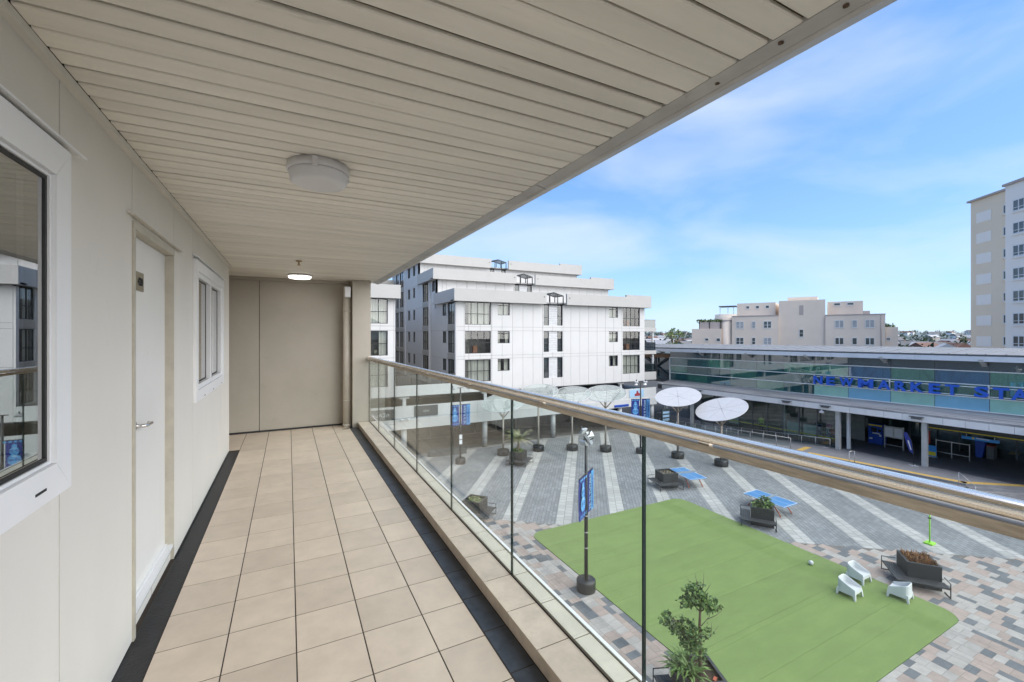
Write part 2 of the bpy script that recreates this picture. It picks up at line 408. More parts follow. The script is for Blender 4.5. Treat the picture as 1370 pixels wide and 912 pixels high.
def put_text(body, size, ex, mt, parent, world_mat, offset=0., sx=1., align='LEFT', name='lettering'):
    me = text_mesh(body, size, ex, offset, sx, align); me.materials.append(M[mt])
    pl = wloc(parent); 
    me.transform(Matrix.Translation(-pl) @ world_mat)
    return link(name, me, parent)
def frame_mat(o, ex, ez):
    """matrix: local x->ex, local y->ez (text up), local z->ex x ez"""
    ex = Vector(ex).normalized(); ez = Vector(ez).normalized(); n = ex.cross(ez)
    m = Matrix(((ex.x, ez.x, n.x, o[0]), (ex.y, ez.y, n.y, o[1]), (ex.z, ez.z, n.z, o[2]), (0, 0, 0, 1))); return m

# ================================================================== SETTING: ground
FZ = CZ - 1.525                         # balcony floor level
g = MB().box(-900, 2500, -900, 2500, -.3, -.03).build('ground', 'asphalt'); struct(g)

# ================================================================== BALCONY
CEIL = FZ + 2.415; XW = -.69; YE = 7.785; YB = -2.2; XK = 1.015
YC = 6.70                               # end of the flat's wall
# structural slab
fl = MB().box(-2.6, 1.30, YB, YE + .3, FZ - .32, FZ - .0022).build('balcony_floor', 'grout'); struct(fl)
# floor tiles
T = .305
xs = [-.572, -.271, .034, .339, .644, .885]
row0 = 2.925 - 12 * T
tile_me = {}
def tile_mesh(wx, wy, th, mt, g=.003):
    k = (round(wx, 4), round(wy, 4), th, mt)
    if k not in tile_me:
        b = .0006; a0, a1, c0, c1 = -wx / 2 + g, wx / 2 - g, -wy / 2 + g, wy / 2 - g
        m = MB(); lo = [(a0, c0, -th), (a1, c0, -th), (a1, c1, -th), (a0, c1, -th)]
        mi = [(a0, c0, -b), (a1, c0, -b), (a1, c1, -b), (a0, c1, -b)]; hi = [(a0 + b, c0 + b, 0), (a1 - b, c0 + b, 0), (a1 - b, c1 - b, 0), (a0 + b, c1 - b, 0)]
        m.v = lo + mi + hi
        m.f = [(3, 2, 1, 0), (8, 9, 10, 11)] + [(i, (i + 1) % 4, 4 + (i + 1) % 4, 4 + i) for i in range(4)] + [(4 + i, 4 + (i + 1) % 4, 8 + (i + 1) % 4, 8 + i) for i in range(4)]
        m.m = [0] * 10; m.sm = [False] * 10
        me = bpy.data.meshes.new('tile'); me.from_pydata(m.v, [], m.f); me.materials.append(M[mt]); tile_me[k] = me
    return tile_me[k]
def lay(name, x0, x1, y0, y1, z, th, mt, parent):
    o = link(name, tile_mesh(x1 - x0, y1 - y0, th, mt), parent, ((x0 + x1) / 2, (y0 + y1) / 2, z)); return o
for i in range(5):
    y = row0
    while y < YE - .01:
        y1 = min(y + T, YE - .012)
        if y1 > YB + .2: lay('tile', xs[i], xs[i + 1], y, y1, FZ, .002, 'floor_tile', fl)
        y += T
for i in range(4):                      # tiles in the alcove round the corner
    y = row0
    while y < YE - .01:
        y1 = min(y + T, YE - .012)
        if y1 > YC + .1: lay('tile', -.572 - (i + 1) * T, -.572 - i * T, max(y, YC + .02), y1, FZ, .002, 'floor_tile', fl)
        y += T
bx('edge_strip', 'membrane', fl, XW + .0, -.574, YB, YC - .06, FZ - .002, FZ - .0008)
y = YB
while y < YE - .1:
    y1 = min(y + .302, YE - .06); lay('channel_tile', .887, XK - .002, y, y1, FZ - .0005, .0015, 'drain_tile', fl); y = y1 + .0005
# kerb under the balustrade
kb = MB().box(XK + .012, 1.296, YB, YE + .3, FZ - .32, FZ + .0828).build('kerb', 'kerb_body'); struct(kb)
y = 2.31 - 16 * T
while y < 7.44:
    y1 = min(y + T, 7.44)
    lay('kerb_tile', XK - .012, 1.183, y, y1, FZ + .085, .002, 'kerb_tile', kb)
    lay('outer_tile', 1.197, 1.292, y - .02, y1 - .02, FZ + .085, .002, 'kerb_cream', kb)
    m = MB().box(XK + .002, XK + .012, y + .002, y1 - .002, FZ - .0018, FZ + .0815); m.build('kerb_face_tile', 'kerb_tile', kb, True)
    y += T
bx('edge_flashing', 'white_upvc', kb, 1.2965, 1.315, YB, 7.9, FZ - .06, FZ + .092)
# ------------------------------------------------------------------ flat wall on the left
wall = thing('apartment_wall', 'cream panelled outside wall of the flat with front door and two white windows', 'wall', (XW, 0, FZ))
def wpanel(boxes, mt='wall_paint', name='wall_panel'):
    """boxes: list of (y0,y1,z0,z1); one panel, 18 mm thick"""
    m = MB()
    for (a, b, c, d) in boxes: m.box(XW - .018, XW, a, b, FZ + c, FZ + d)
    return m.build(name, mt, wall, True)
G = .0035; HC = 2.412
W1 = (.45, 2.03, 1.0, 2.15); W2 = (4.33, 6.02, .965, 2.145); DR = (2.772, 3.66, 0, 2.092)
wpanel([(YB, W1[0], 0.004, HC), (W1[0], 2.005 - G, 0.004, W1[2]), (W1[0], 2.005 - G, W1[3], HC)])
wpanel([(W1[1], DR[0] - .004, 0.004, HC), (2.005 + G, W1[1], 0.004, W1[2]), (2.005 + G, W1[1], W1[3], HC)])
wpanel([(DR[0] + G, 3.64 - G, DR[3], HC)])
wpanel([(DR[1], 4.30 - G, 0.004, HC), (3.64 + G, DR[1], DR[3], HC)])
wpanel([(W2[0], 5.95 - G, 0.004, W2[2]), (W2[0], 5.95 - G, W2[3], HC), (4.30 + G, W2[0], 0.004, HC)])
wpanel([(W2[1], YC, 0.004, HC), (5.95 + G, W2[1], 0.004, W2[2]), (5.95 + G, W2[1], W2[3], HC)])
# backing behind joints
m = MB()
for (a, b, c, d) in [(YB, W1[0] + .02, 0, HC), (W1[0] + .02, W1[1] - .02, 0, W1[2] + .02), (W1[0] + .02, W1[1] - .02, W1[3] - .02, HC), (W1[1] - .02, DR[0], 0, HC), (DR[0], DR[1], DR[3], HC),
                     (DR[1], W2[0] + .02, 0, HC), (W2[0] + .02, W2[1] - .02, 0, W2[2] + .02), (W2[0] + .02, W2[1] - .02, W2[3] - .02, HC), (W2[1] - .02, YC, 0, HC)]:
    m.box(XW - .10, XW - .0185, a, b, FZ + c, FZ + d)
m.build('wall_core', 'joint_dark', wall, True)
m = MB().box(-2.6, XW - .019, YC - .018, YC, FZ + .004, FZ + HC); m.build('return_panel', 'wall_paint', wall, True)
bx('ceiling_trim', 'wall_paint', wall, XW, XW + .027, YB, YC, FZ + 2.385, FZ + HC)
bx('base_seal', 'rubber', wall, XW - .012, XW + .004, DR[1], YC - .1, FZ - .001, FZ + .012)
# windows of the flat
def flat_window(y0, y1, z0, z1, fw, sashes, flashing=True):
    f = MB(); zz0, zz1 = FZ + z0, FZ + z1; p = .022
    # mitred casing
    def cas(a, b): f.hexa(a + b)
    o0, o1, i0, i1 = y0, y1, y0 + fw, y1 - fw; a0, a1, b0, b1 = zz0, zz1, zz0 + fw, zz1 - fw
    for (P, Q, S_, U) in [((o0, a0), (o1, a0), (i1, b0), (i0, b0)), ((i0, b1), (i1, b1), (o1, a1), (o0, a1)), ((o0, a0), (i0, b0), (i0, b1), (o0, a1)), ((i1, b0), (o1, a0), (o1, a1), (i1, b1))]:
        s_ = .0006
        q = [P, Q, S_, U]; cx = sum(t[0] for t in q) / 4; cz = sum(t[1] for t in q) / 4
        q = [(t[0] + (s_ if t[0] < cx else -s_), t[1] + (s_ if t[1] < cz else -s_)) for t in q]
        f.hexa([(XW - .07, a, b) for a, b in q] + [(XW + p, a, b) for a, b in q])
    fr = f.build('window_frame', 'white_upvc', wall, True)
    n = len(sashes) - 1
    for k in range(n):
        s0, s1, opening = y0 + fw + sashes[k], y0 + fw + sashes[k + 1], False
        t = .042 if n > 1 else .012
        m = MB()
        zA, zB = zz0 + fw, zz1 - fw; e = .001
        for (c0, c1, d0, d1) in [(s0 + e, s1 - e, zA + e, zA + t), (s0 + e, s1 - e, zB - t, zB - e), (s0 + e, s0 + t, zA + t, zB - t), (s1 - t, s1 - e, zA + t, zB - t)]:
            m.box(XW - .055, XW + (.006 if n > 1 else .010), c0, c1, d0, d1)
        m.build('sash', 'white_upvc', wall, True)
        gk = MB()
        u = .012
        for (c0, c1, d0, d1) in [(s0 + t, s1 - t, zA + t, zA + t + u), (s0 + t, s1 - t, zB - t - u, zB - t), (s0 + t, s0 + t + u, zA + t + u, zB - t - u), (s1 - t - u, s1 - t, zA + t + u, zB - t - u)]:
            gk.box(XW - .045, XW + (-.027 if n > 1 else .004), c0, c1, d0, d1)
        gk.build('gasket', 'rubber', wall, True)
        po_ = -.036 if n > 1 else -.006; bx('pane', 'window_glass', wall, XW + po_, XW + po_ + .006, s0 + t + .002, s1 - t - .002, zA + t + .002, zB - t - .002)
    m = MB()   # dim room behind
    x1 = XW - .104; x0 = XW - 1.4
    for q in [[(x0, y0, zz0), (x0, y1, zz0), (x0, y1, zz1), (x0, y0, zz1)], [(x0, y0, zz0), (x1, y0, zz0), (x1, y1, zz0), (x0, y1, zz0)], [(x0, y0, zz1), (x0, y1, zz1), (x1, y1, zz1), (x1, y0, zz1)],
              [(x0, y0, zz0), (x0, y0, zz1), (x1, y0, zz1), (x1, y0, zz0)], [(x0, y1, zz0), (x1, y1, zz0), (x1, y1, zz1), (x0, y1, zz1)]]: m.face(q)
    m.build('room', 'room_dark', wall, True)
    if flashing:
        m = MB(); m.extr([(XW + .001, y0 - .07, zz1 + .030), (XW + .042, y0 - .07, zz1 + .010), (XW + .042, y0 - .07, zz1 + .004), (XW + .001, y0 - .07, zz1 + .018)], (0, y1 - y0 + .14, 0)); m.build('head_flashing', 'white_upvc', wall, True)
    return fr
flat_window(*W1, .108, [0, W1[1] - W1[0] - .216])
L2 = W2[1] - W2[0] - .18
flat_window(*W2, .09, [0, L2 / 2, L2])
bx('weep_slot', 'ink', wall, XW + .021, XW + .0235, 1.79, 1.855, FZ + 1.04, FZ + 1.048)
for yy in (4.7, 5.2, 5.8): bx('weep_slot', 'ink', wall, XW + .021, XW + .0235, yy, yy + .05, FZ + .975, FZ + .982)
# vertical blind behind the second window
m = MB()
for k in range(18):
    yy = 4.55 + k * .085; m.box(XW - .2, XW - .17, yy, yy + .05, FZ + 1.03, FZ + 2.08)
m.build('vertical_blind', 'curtain', wall, True)
# front door
dx = XW - .05
door = MB().box(dx - .04, dx, DR[0] + .03, DR[1] - .002, FZ + .115, FZ + 2.055).build('door', 'door_paint', wall, True)
m = MB(); m.box(XW - .10, XW + .008, DR[0] - .003, DR[0] + .028, FZ, FZ + 2.091); m.build('door_jamb', 'door_frame', wall, True)
m = MB(); m.box(XW - .10, XW - .0005, DR[1] - .001, DR[1] + .02, FZ + .002, FZ + 2.091); m.build('door_jamb', 'door_frame', wall, True)
m = MB(); m.box(XW - .10, XW + .004, DR[0] + .029, DR[1] - .002, FZ + 2.057, FZ + 2.091); m.build('door_head', 'door_frame', wall, True)
m = MB(); m.box(XW - .10, XW - .006, DR[0] + .03, DR[1] - .002, FZ + .085, FZ + .105); m.box(dx - .03, dx + .012, DR[0] + .03, DR[1] - .002, FZ + .106, FZ + .114); m.build('door_sill', 'white_upvc', wall, True)
bx('sill_gap', 'rubber', wall, XW - .10, XW - .014, DR[0] + .03, DR[1] - .002, FZ + .066, FZ + .0845)
bx('riser_panel', 'wall_paint', wall, XW - .05, XW - .02, DR[0] + .03, 3.20, FZ + .003, FZ + .065)
bx('riser_panel', 'wall_paint', wall, XW - .05, XW - .02, 3.215, DR[1] - .002, FZ + .003, FZ + .065)
m = MB(); m.extr([(XW + .001, 2.69, FZ + 2.125), (XW + .035, 2.69, FZ + 2.108), (XW + .035, 2.69, FZ + 2.102), (XW + .001, 2.69, FZ + 2.112)], (0, 1.12, 0)); m.build('head_flashing', 'wall_paint', wall, True)
# lever handle + number plate
hy, hz = 2.995, FZ + 1.03
m = MB(); m.lathe(0, 0, [(.026, 0), (.026, .008)], 20); m.map(lambda x, y, z: (dx + z + .0005, hy + x, hz + y)); hrose = m.build('handle', 'chrome', door, True)
m = MB(); m.tube([(dx + .008, hy, hz), (dx + .045, hy, hz), (dx + .052, hy + .02, hz - .001), (dx + .052, hy + .11, hz - .004), (dx + .035, hy + .125, hz - .004)], [.010, .010, .010, .009, .008], 10); m.build('handle', 'chrome', door, True)
py0, py1, pz0, pz1 = 3.03, 3.165, FZ + 1.765, FZ + 1.87
bx('number_plate', 'brass_plate', door, dx + .0005, dx + .004, py0, py1, pz0, pz1)
put_text('420', .06, .0006, 'ink', wall, frame_mat((dx + .0052, (py0 + py1) / 2, (pz0 + pz1) / 2 - .02), (0, 1, 0), (0, 0, 1)), offset=.002, align='CENTER', name='number_text')
# ------------------------------------------------------------------ end wall, pilaster and pipe
ew = thing('end_wall', 'beige panelled wall closing the far end of the walkway', 'wall', (0, YE, FZ))
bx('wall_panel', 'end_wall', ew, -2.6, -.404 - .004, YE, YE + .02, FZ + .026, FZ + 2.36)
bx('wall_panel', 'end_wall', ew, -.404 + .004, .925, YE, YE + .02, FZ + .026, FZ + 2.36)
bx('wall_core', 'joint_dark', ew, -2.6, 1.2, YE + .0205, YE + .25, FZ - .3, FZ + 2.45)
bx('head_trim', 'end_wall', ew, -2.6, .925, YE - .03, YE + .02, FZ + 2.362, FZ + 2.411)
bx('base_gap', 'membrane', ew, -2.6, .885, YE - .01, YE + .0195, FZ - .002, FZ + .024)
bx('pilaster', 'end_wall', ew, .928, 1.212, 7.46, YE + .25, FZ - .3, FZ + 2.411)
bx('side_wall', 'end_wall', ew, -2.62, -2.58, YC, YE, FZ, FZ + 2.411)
pp = thing('downpipe', 'cream round downpipe in the corner of the end wall', 'pipe', (.861, 7.62, FZ))
MB().cyl(.861, 7.62, FZ - .005, FZ + 2.3, .064, 24).build('pipe', 'pipe_paint', pp, True)
for z in (.42, 1.9): MB().cyl(.861, 7.62, FZ + z, FZ + z + .025, .070, 24).box(.83, .892, 7.66, YE - .001, FZ + z + .004, FZ + z + .021).build('bracket', 'pipe_paint', pp, True)
MB().cyl(.861, 7.62, FZ - .003, FZ + .05, .069, 24).build('collar', 'pipe_paint', pp, True)
bo = thing('junction_box', 'small white junction box above the downpipe', 'box', (.855, 7.52, FZ + 2.13))
m = MB().box(.81, .90, 7.48, 7.554, FZ + 2.13, FZ + 2.30); m.build('housing', 'white_upvc', bo, True)
bx('lid', 'white_upvc', bo, .817, .893, 7.471, 7.4795, FZ + 2.137, FZ + 2.293)
gr_ = thing('floor_grate', 'small dark drain grate in the tiles at the pipe foot', 'grate', (.80, 7.42, FZ))
MB().box(.77, .87, 7.40, 7.44, FZ - .002, FZ + .004).build('frame', 'ink', gr_, True)
for k in range(4): bx('bar', 'rail_steel', gr_, .776 + k * .024, .788 + k * .024, 7.402, 7.438, FZ + .0042, FZ + .007)
# ------------------------------------------------------------------ ceiling of boards
ce = MB().box(-2.6, 1.303, YB, YE + .25, CEIL + .014, CEIL + .30).build('ceiling', 'ceiling_gap'); struct(ce)
bd_me = {}
random.seed(11)
y = 1.747 - .104 * 36; k = 0
while y < YE - .02:
    gap = random.choice((.007, .011, .015, .018, .020)); y1 = min(y + .104, YE)
    x0 = -2.58 if y > YC else XW + .0275
    wd = round(y1 - y - gap, 4)
    key = (wd, x0)
    if key not in bd_me:
        m = MB(); b = .004
        m.extr([(0, 0, .013), (0, wd, .013), (0, wd, b), (0, wd - b, 0), (0, b, 0), (0, 0, b)], (1.302 - x0, 0, 0)); me = bpy.data.meshes.new('board'); me.from_pydata(m.v, [], m.f); me.materials.append(M['ceiling_board']); bd_me[key] = me
    o = link('board', bd_me[key], ce, (x0, y + gap / 2, CEIL + random.uniform(-.001, .001)))
    y += .104
# fascia along the outer edge of the ceiling
fa = thing('ceiling_fascia', 'grey painted metal fascia along the open edge of the ceiling', 'fascia', (1.37, 0, CEIL))
for (a, b) in ((YB, 2.215), (2.223, 7.79)):
    m = MB(); m.extr([(1.304, a, CEIL - .002), (1.362, a, CEIL - .012), (1.362, a, CEIL + .3), (1.304, a, CEIL + .3)], (0, b - a, 0)); m.build('inner_trim', 'fascia_grey', fa, True)
    m = MB(); m.extr([(1.3625, a, CEIL - .014), (1.375, a, CEIL - .022), (1.435, a, CEIL - .004), (1.445, a, CEIL + .02), (1.445, a, CEIL + .30), (1.3625, a, CEIL + .30)], (0, b - a, 0)); m.build('gutter', 'fascia_grey', fa, True)
for (yy, xx) in ((.62, 1.33), (.79, 1.325), (1.02, 1.34)):
    m = MB(); m.lathe(xx, yy, [(.004, CEIL - .012), (.008, CEIL - .010), (.008, CEIL - .004)], 8); m.build('screw', 'bark', fa, True)
# mass of the building above, below and beside the walkway
bu = thing('home_building', 'cream block of flats that carries the tiled walkway', 'building', (-5, 2, 0))
bx('upper_storeys', 'wall_paint', bu, -9, 1.30, YB - 6, YE + .25, CEIL + .31, CEIL + 6)
bx('lower_storeys', 'wall_paint', bu, -9, .9, YB - 6, YE + .25, 0, FZ - .33)
bx('flats', 'wall_paint', bu, -9, -2.63, YB - 6, YE + .25, FZ - .32, CEIL + .30)
bx('flat_back', 'wall_paint', bu, -2.62, XW - .11, YB - 6, YB, FZ - .32, CEIL + .30)
# ------------------------------------------------------------------ lights on the ceiling
def bulkhead(name, label, x, y, r, h, lit):
    t = thing(name, label, 'lamp', (x, y, CEIL))
    m = MB(); m.lathe(x, y, [(r, CEIL - h * .42), (r * 1.01, CEIL - h * .30), (r * .985, CEIL - .001)], 40); m.build('base', 'lamp_white', t, True)
    m = MB(); m.lathe(x, y, [(r * .62, CEIL - h), (r * .80, CEIL - h * .97), (r * .90, CEIL - h * .86), (r * .94, CEIL - h * .5), (r * .955, CEIL - h * .425)], 40); m.build('diffuser', 'lamp_lit' if lit else 'lamp_white', t, True)
    for k in range(3):
        a = R(20 + 120 * k); m = MB(); m.box(x + r * 1.0 * math.cos(a) - .012, x + r * 1.0 * math.cos(a) + .012, y + r * math.sin(a) - .012, y + r * math.sin(a) + .012, CEIL - h * .5, CEIL - h * .08); m.build('clip', 'lamp_white', t, True)
bulkhead('bulkhead_lamp', 'unlit round white bulkhead lamp on the boarded ceiling near the front door', .142, 2.50, .152, .105, False)
bulkhead('bulkhead_lamp', 'lit round white bulkhead lamp on the ceiling by the end wall', .15, 7.2, .165, .06, True)
t = thing('sprinkler_head', 'small brass sprinkler head under the ceiling boards', 'sprinkler', (.11, 5.83, CEIL))
MB().cyl(.11, 5.83, CEIL - .012, CEIL - .0015, .035, 16).build('rose', 'brass', t, True)
MB().cyl(.11, 5.83, CEIL - .05, CEIL - .011, .008, 10).build('stem', 'brass', t, True)
MB().cyl(.11, 5.83, CEIL - .056, CEIL - .051, .022, 12).build('deflector', 'brass', t, True)
# ------------------------------------------------------------------ glass balustrade
bl = thing('glass_balustrade', 'frameless clear glass balustrade with stainless top rail along the walkway', 'balustrade', (1.19, 3, FZ + .085))
yj = 1.22 - 3 * 1.083
def railpt(y, dxx, dz): return (1.19 + dxx, y, FZ + 1.222 - .0088 * y + dz)
while yj < 7.3:
    a, b = yj + .0045, min(yj + 1.083 - .0045, 7.452)
    m = MB(); x0, x1, z0 = 1.184, 1.196, FZ + .06; za, zb = railpt(a, 0, -.05)[2], railpt(b, 0, -.05)[2]
    m.face([(x0, a, z0), (x0, b, z0), (x0, b, zb), (x0, a, za)][::-1], 'balustrade_glass'); m.face([(x1, a, z0), (x1, b, z0), (x1, b, zb), (x1, a, za)], 'balustrade_glass')
    for q in [[(x0, a, z0), (x1, a, z0), (x1, a, za), (x0, a, za)], [(x0, b, z0), (x0, b, zb), (x1, b, zb), (x1, b, z0)], [(x0, a, za), (x1, a, za), (x1, b, zb), (x0, b, zb)]]: m.face(q, 'glass_edge')
    m.build('pane', None, bl, True)
    bx('base_seal', 'rubber', bl, 1.1825, 1.1838, a, b, FZ + .08, FZ + .091)
    yj += 1.083
# top rail: tube over a flat channel
def railpt(y, dxx, dz):
    return (1.19 + dxx, y, FZ + 1.222 - .0088 * y + dz)
ys_ = [7.47, 6, 4.5, 3, 1.5, 0, YB + .3]
prof = []
for k in range(32):
    a = 2 * math.pi * k / 32; c, sn = math.cos(a), math.sin(a); prof.append((math.copysign(abs(c) ** .62, c) * .025, math.copysign(abs(sn) ** .8, sn) * .0165 - .0165))
m = MB()
for yv in ys_: m.v += [railpt(yv, px_, pz_) for px_, pz_ in prof]
for i in range(len(ys_) - 1):
    for k in range(32): k2 = (k + 1) % 32; m.f.append((i * 32 + k, i * 32 + k2, (i + 1) * 32 + k2, (i + 1) * 32 + k)); m.m.append(0); m.sm.append(True)
m.f.append(tuple(range(32))[::-1]); m.f.append(tuple((len(ys_) - 1) * 32 + k for k in range(32))); m.m += [0, 0]; m.sm += [False, False]
m.build('top_rail', 'steel_brushed', bl, True)
m = MB()
for i in range(len(ys_) - 1):
    for (xa, xb, za, zb) in ((-.018, .018, -.060, -.041), (-.014, .014, -.066, -.0605)):
        A, B_ = ys_[i + 1], ys_[i]
        p = lambda y, x, z: railpt(y, x, z)
        m.hexa([p(A, xa, za), p(A, xb, za), p(B_, xb, za), p(B_, xa, za), p(A, xa, zb), p(A, xb, zb), p(B_, xb, zb), p(B_, xa, zb)])
m.build('glass_channel', 'steel_channel', bl, True)
for yy in (.10, .95, 1.95, 3.0, 4.1, 5.2, 6.3):
    q = railpt(yy, 0, 0); MB().box(q[0] - .008, q[0] + .008, yy - .02, yy + .02, q[2] - .0415, q[2] - .030).build('rail_bracket', 'steel_brushed', bl, True)
q = railpt(7.462, 0, -.03); m = MB(); m.lathe(0, 0, [(.034, 0), (.034, .008)], 20); m.map(lambda x, y, z: (q[0] + x, 7.459 - z, q[2] + y)); m.build('wall_flange', 'steel_brushed', bl, True)

# ================================================================== PLAZA PAVING
def sdir(px, py): return px * STR[0] + py * STR[1]
# base sheet of dark grey pavers
pz = MB().prism([(8.5, -30), (70, -30), (70, 41.6), (8.5, 41.6)], -.029, -.004); pav = pz.build('plaza_paving', 'grey_pavers'); struct(pav)
# pale radial bands (parallel strips), clipped by the mixed-paver edge and the arcade line
EDGE0 = (14.3, 22.3); PERP = (0.7967, -0.6044)
def edge_y(x): return EDGE0[1] + PERP[1] / PERP[0] * (x - EDGE0[0])
for k in range(-4, 8):
    xb = 14.5 + 4.2 * k; yb = 22.27
    def on(x, t): return (x + STR[0] * t, yb + STR[1] * t)
    def t_edge(x):   # where the strip line meets the edge line
        # (x + a t) , yb + b t ; need dot((p-EDGE0), STR)=0
        return ((EDGE0[0] - x) * STR[0] + (EDGE0[1] - yb) * STR[1])
    def t_top(x): return (40.55 - yb) / STR[1]
    a, b = xb, xb + 1.2
    ta = max(t_edge(a), -99); tb = max(t_edge(b), -99)
    A0, A1, B0, B1 = on(a, ta + .02), on(a, t_top(a)), on(b, tb + .02), on(b, t_top(b))
    if A1[0] > 41.2:
        tA = (41.2 - a) / STR[0]; A1 = on(a, tA)
    if B1[0] > 41.2:
        tB = (41.2 - b) / STR[0]; B1 = on(b, tB)
    MB().prism([A0, B0, B1, A1], -.004, .001).build('pale_band', 'pale_pavers', pav, True)
MB().prism([(8.5, 40.6), (40.8, 40.6), (40.8, 41.2), (8.5, 41.2)], -.0039, .002).build('kerb_line', 'stone_kerb', pav, True)
# bed and mixed pavers
bed = MB().prism([(8.5, -12), (44, -12), (44, edge_y(44)), (8.5, edge_y(8.5))], -.004, .0).build('paver_bed', 'mortar', pav, True)
random.seed(5)
cells = []
X = 9.0
while X < 40:
    wx = random.choice((.52, .52, .52, .27)); Y = 1.6 + random.uniform(0, .4)
    while Y < 27:
        ln = random.choice((.31, .31, .44, .44)) if wx > .3 else .60
        cells.append((X, Y, wx, ln)); Y += ln
    X += wx
def inturf(x0, x1, y0, y1): return x0 > 12.5 and x1 < 24.4 and y0 > 7.3 and y1 < 21.7
def seen(x, y):
    # camera-space pixel of a ground point
    a = R(27.32); d = x * math.sin(a) + y * math.cos(a); xx = x * math.cos(a) - y * math.sin(a)
    if d < 1: return None
    return 685 + 578.6 * xx / d, 447 + 578.6 * CZ / d
near = []; rest = []
for (x, y, wx, ln) in cells:
    if inturf(x, x + wx, y, y + ln): continue
    cx, cy = x + wx / 2, y + ln / 2
    if cy > edge_y(cx) - .1: continue
    p = seen(cx, cy)
    r = random.random(); mt = 'paver_dark' if r < .23 else ('paver_pale' if r < .62 else 'paver_pink')
    vis = p and -40 < p[0] < 1400 and 500 < p[1] < 930
    if vis and p[0] < 740 and p[1] > 560 + 0: 
        # left strip seen through the glass above the kerb line
        vis = p[1] < 600 + (p[0] - 575) * 1.06 + 25
    dist = math.hypot(cx, cy)
    (near if vis else rest).append((dist, x, y, wx, ln, mt))
near.sort(); rest += near[300:]; near = near[:300]
pm = {}
for (d, x, y, wx, ln, mt) in near:
    k = (wx, ln, mt)
    if k not in pm:
        q = MB(); q.box(.004, wx - .004, .004, ln - .004, -.02, .0); me = bpy.data.meshes.new('paver'); me.from_pydata(q.v, [], q.f); me.materials.append(M[mt]); pm[k] = me
    link('paver', pm[k], pav, (x, y, .006 + random.uniform(-.0008, .0008)))
q = MB()
for (d, x, y, wx, ln, mt) in rest: q.box(x + .004, x + wx - .004, y + .004, y + ln - .004, .0005, .006 + random.uniform(-.0008, .0008), mt)
stuff(q.build('pavers', None, pav, True))
# artificial lawn
def rrect(x0, x1, y0, y1, r, n=6):
    P = []
    for (cx, cy, a0) in ((x1 - r, y0 + r, -90), (x1 - r, y1 - r, 0), (x0 + r, y1 - r, 90), (x0 + r, y0 + r, 180)):
        for i in range(n + 1): a = R(a0 + 90 * i / n); P.append((cx + r * math.cos(a), cy + r * math.sin(a)))
    return P
lawn = MB().prism(rrect(12.42, 24.6, 7.22, 21.85, .75), .0045, .024).build('lawn', 'leaf_dark'); struct(lawn)
def lawn_in(yv, r=.75):
    dy = min(yv - 7.22, 21.85 - yv); return 0. if dy >= r else r - math.sqrt(max(0., r * r - (r - dy) ** 2))
for k in range(8):                       # turf rolls laid side by side
    y0, y1 = 7.225 + 1.8275 * k + .004, 7.225 + 1.8275 * (k + 1) - .004; ysam = [y0 + (y1 - y0) * i / 12 for i in range(13)]
    MB().prism([(24.595 - lawn_in(v), v) for v in ysam] + [(12.425 + lawn_in(v), v) for v in reversed(ysam)], .0245, .032).build('turf_roll', 'turf', lawn, True)
# ================================================================== APARTMENT BLOCK
ap = thing('apartment_block', 'white stepped apartment block with grey parapets above the shopping arcade', 'building', (25, 50, 0))
def rectsub(s0, s1, z0, z1, ops):
    """split rect by openings, return boxes outside the openings"""
    o = [(max(a, s0), min(b, s1), max(c, z0), min(d, z1)) for a, b, c, d in ops if a < s1 - 1e-6 and b > s0 + 1e-6 and c < z1 - 1e-6 and d > z0 + 1e-6]
    ss = sorted({s0, s1, *[x for q in o for x in q[:2]]}); out = []
    for i in range(len(ss) - 1):
        a, b = ss[i], ss[i + 1]
        if b - a < 1e-4: continue
        blk = sorted((q[2], q[3]) for q in o if q[0] <= a + 1e-6 and q[1] >= b - 1e-6); z = z0
        for (c, d) in blk:
            if c > z + 1e-4: out.append((a, b, z, c))
            z = max(z, d)
        if z1 > z + 1e-4: out.append((a, b, z, z1))
    return out
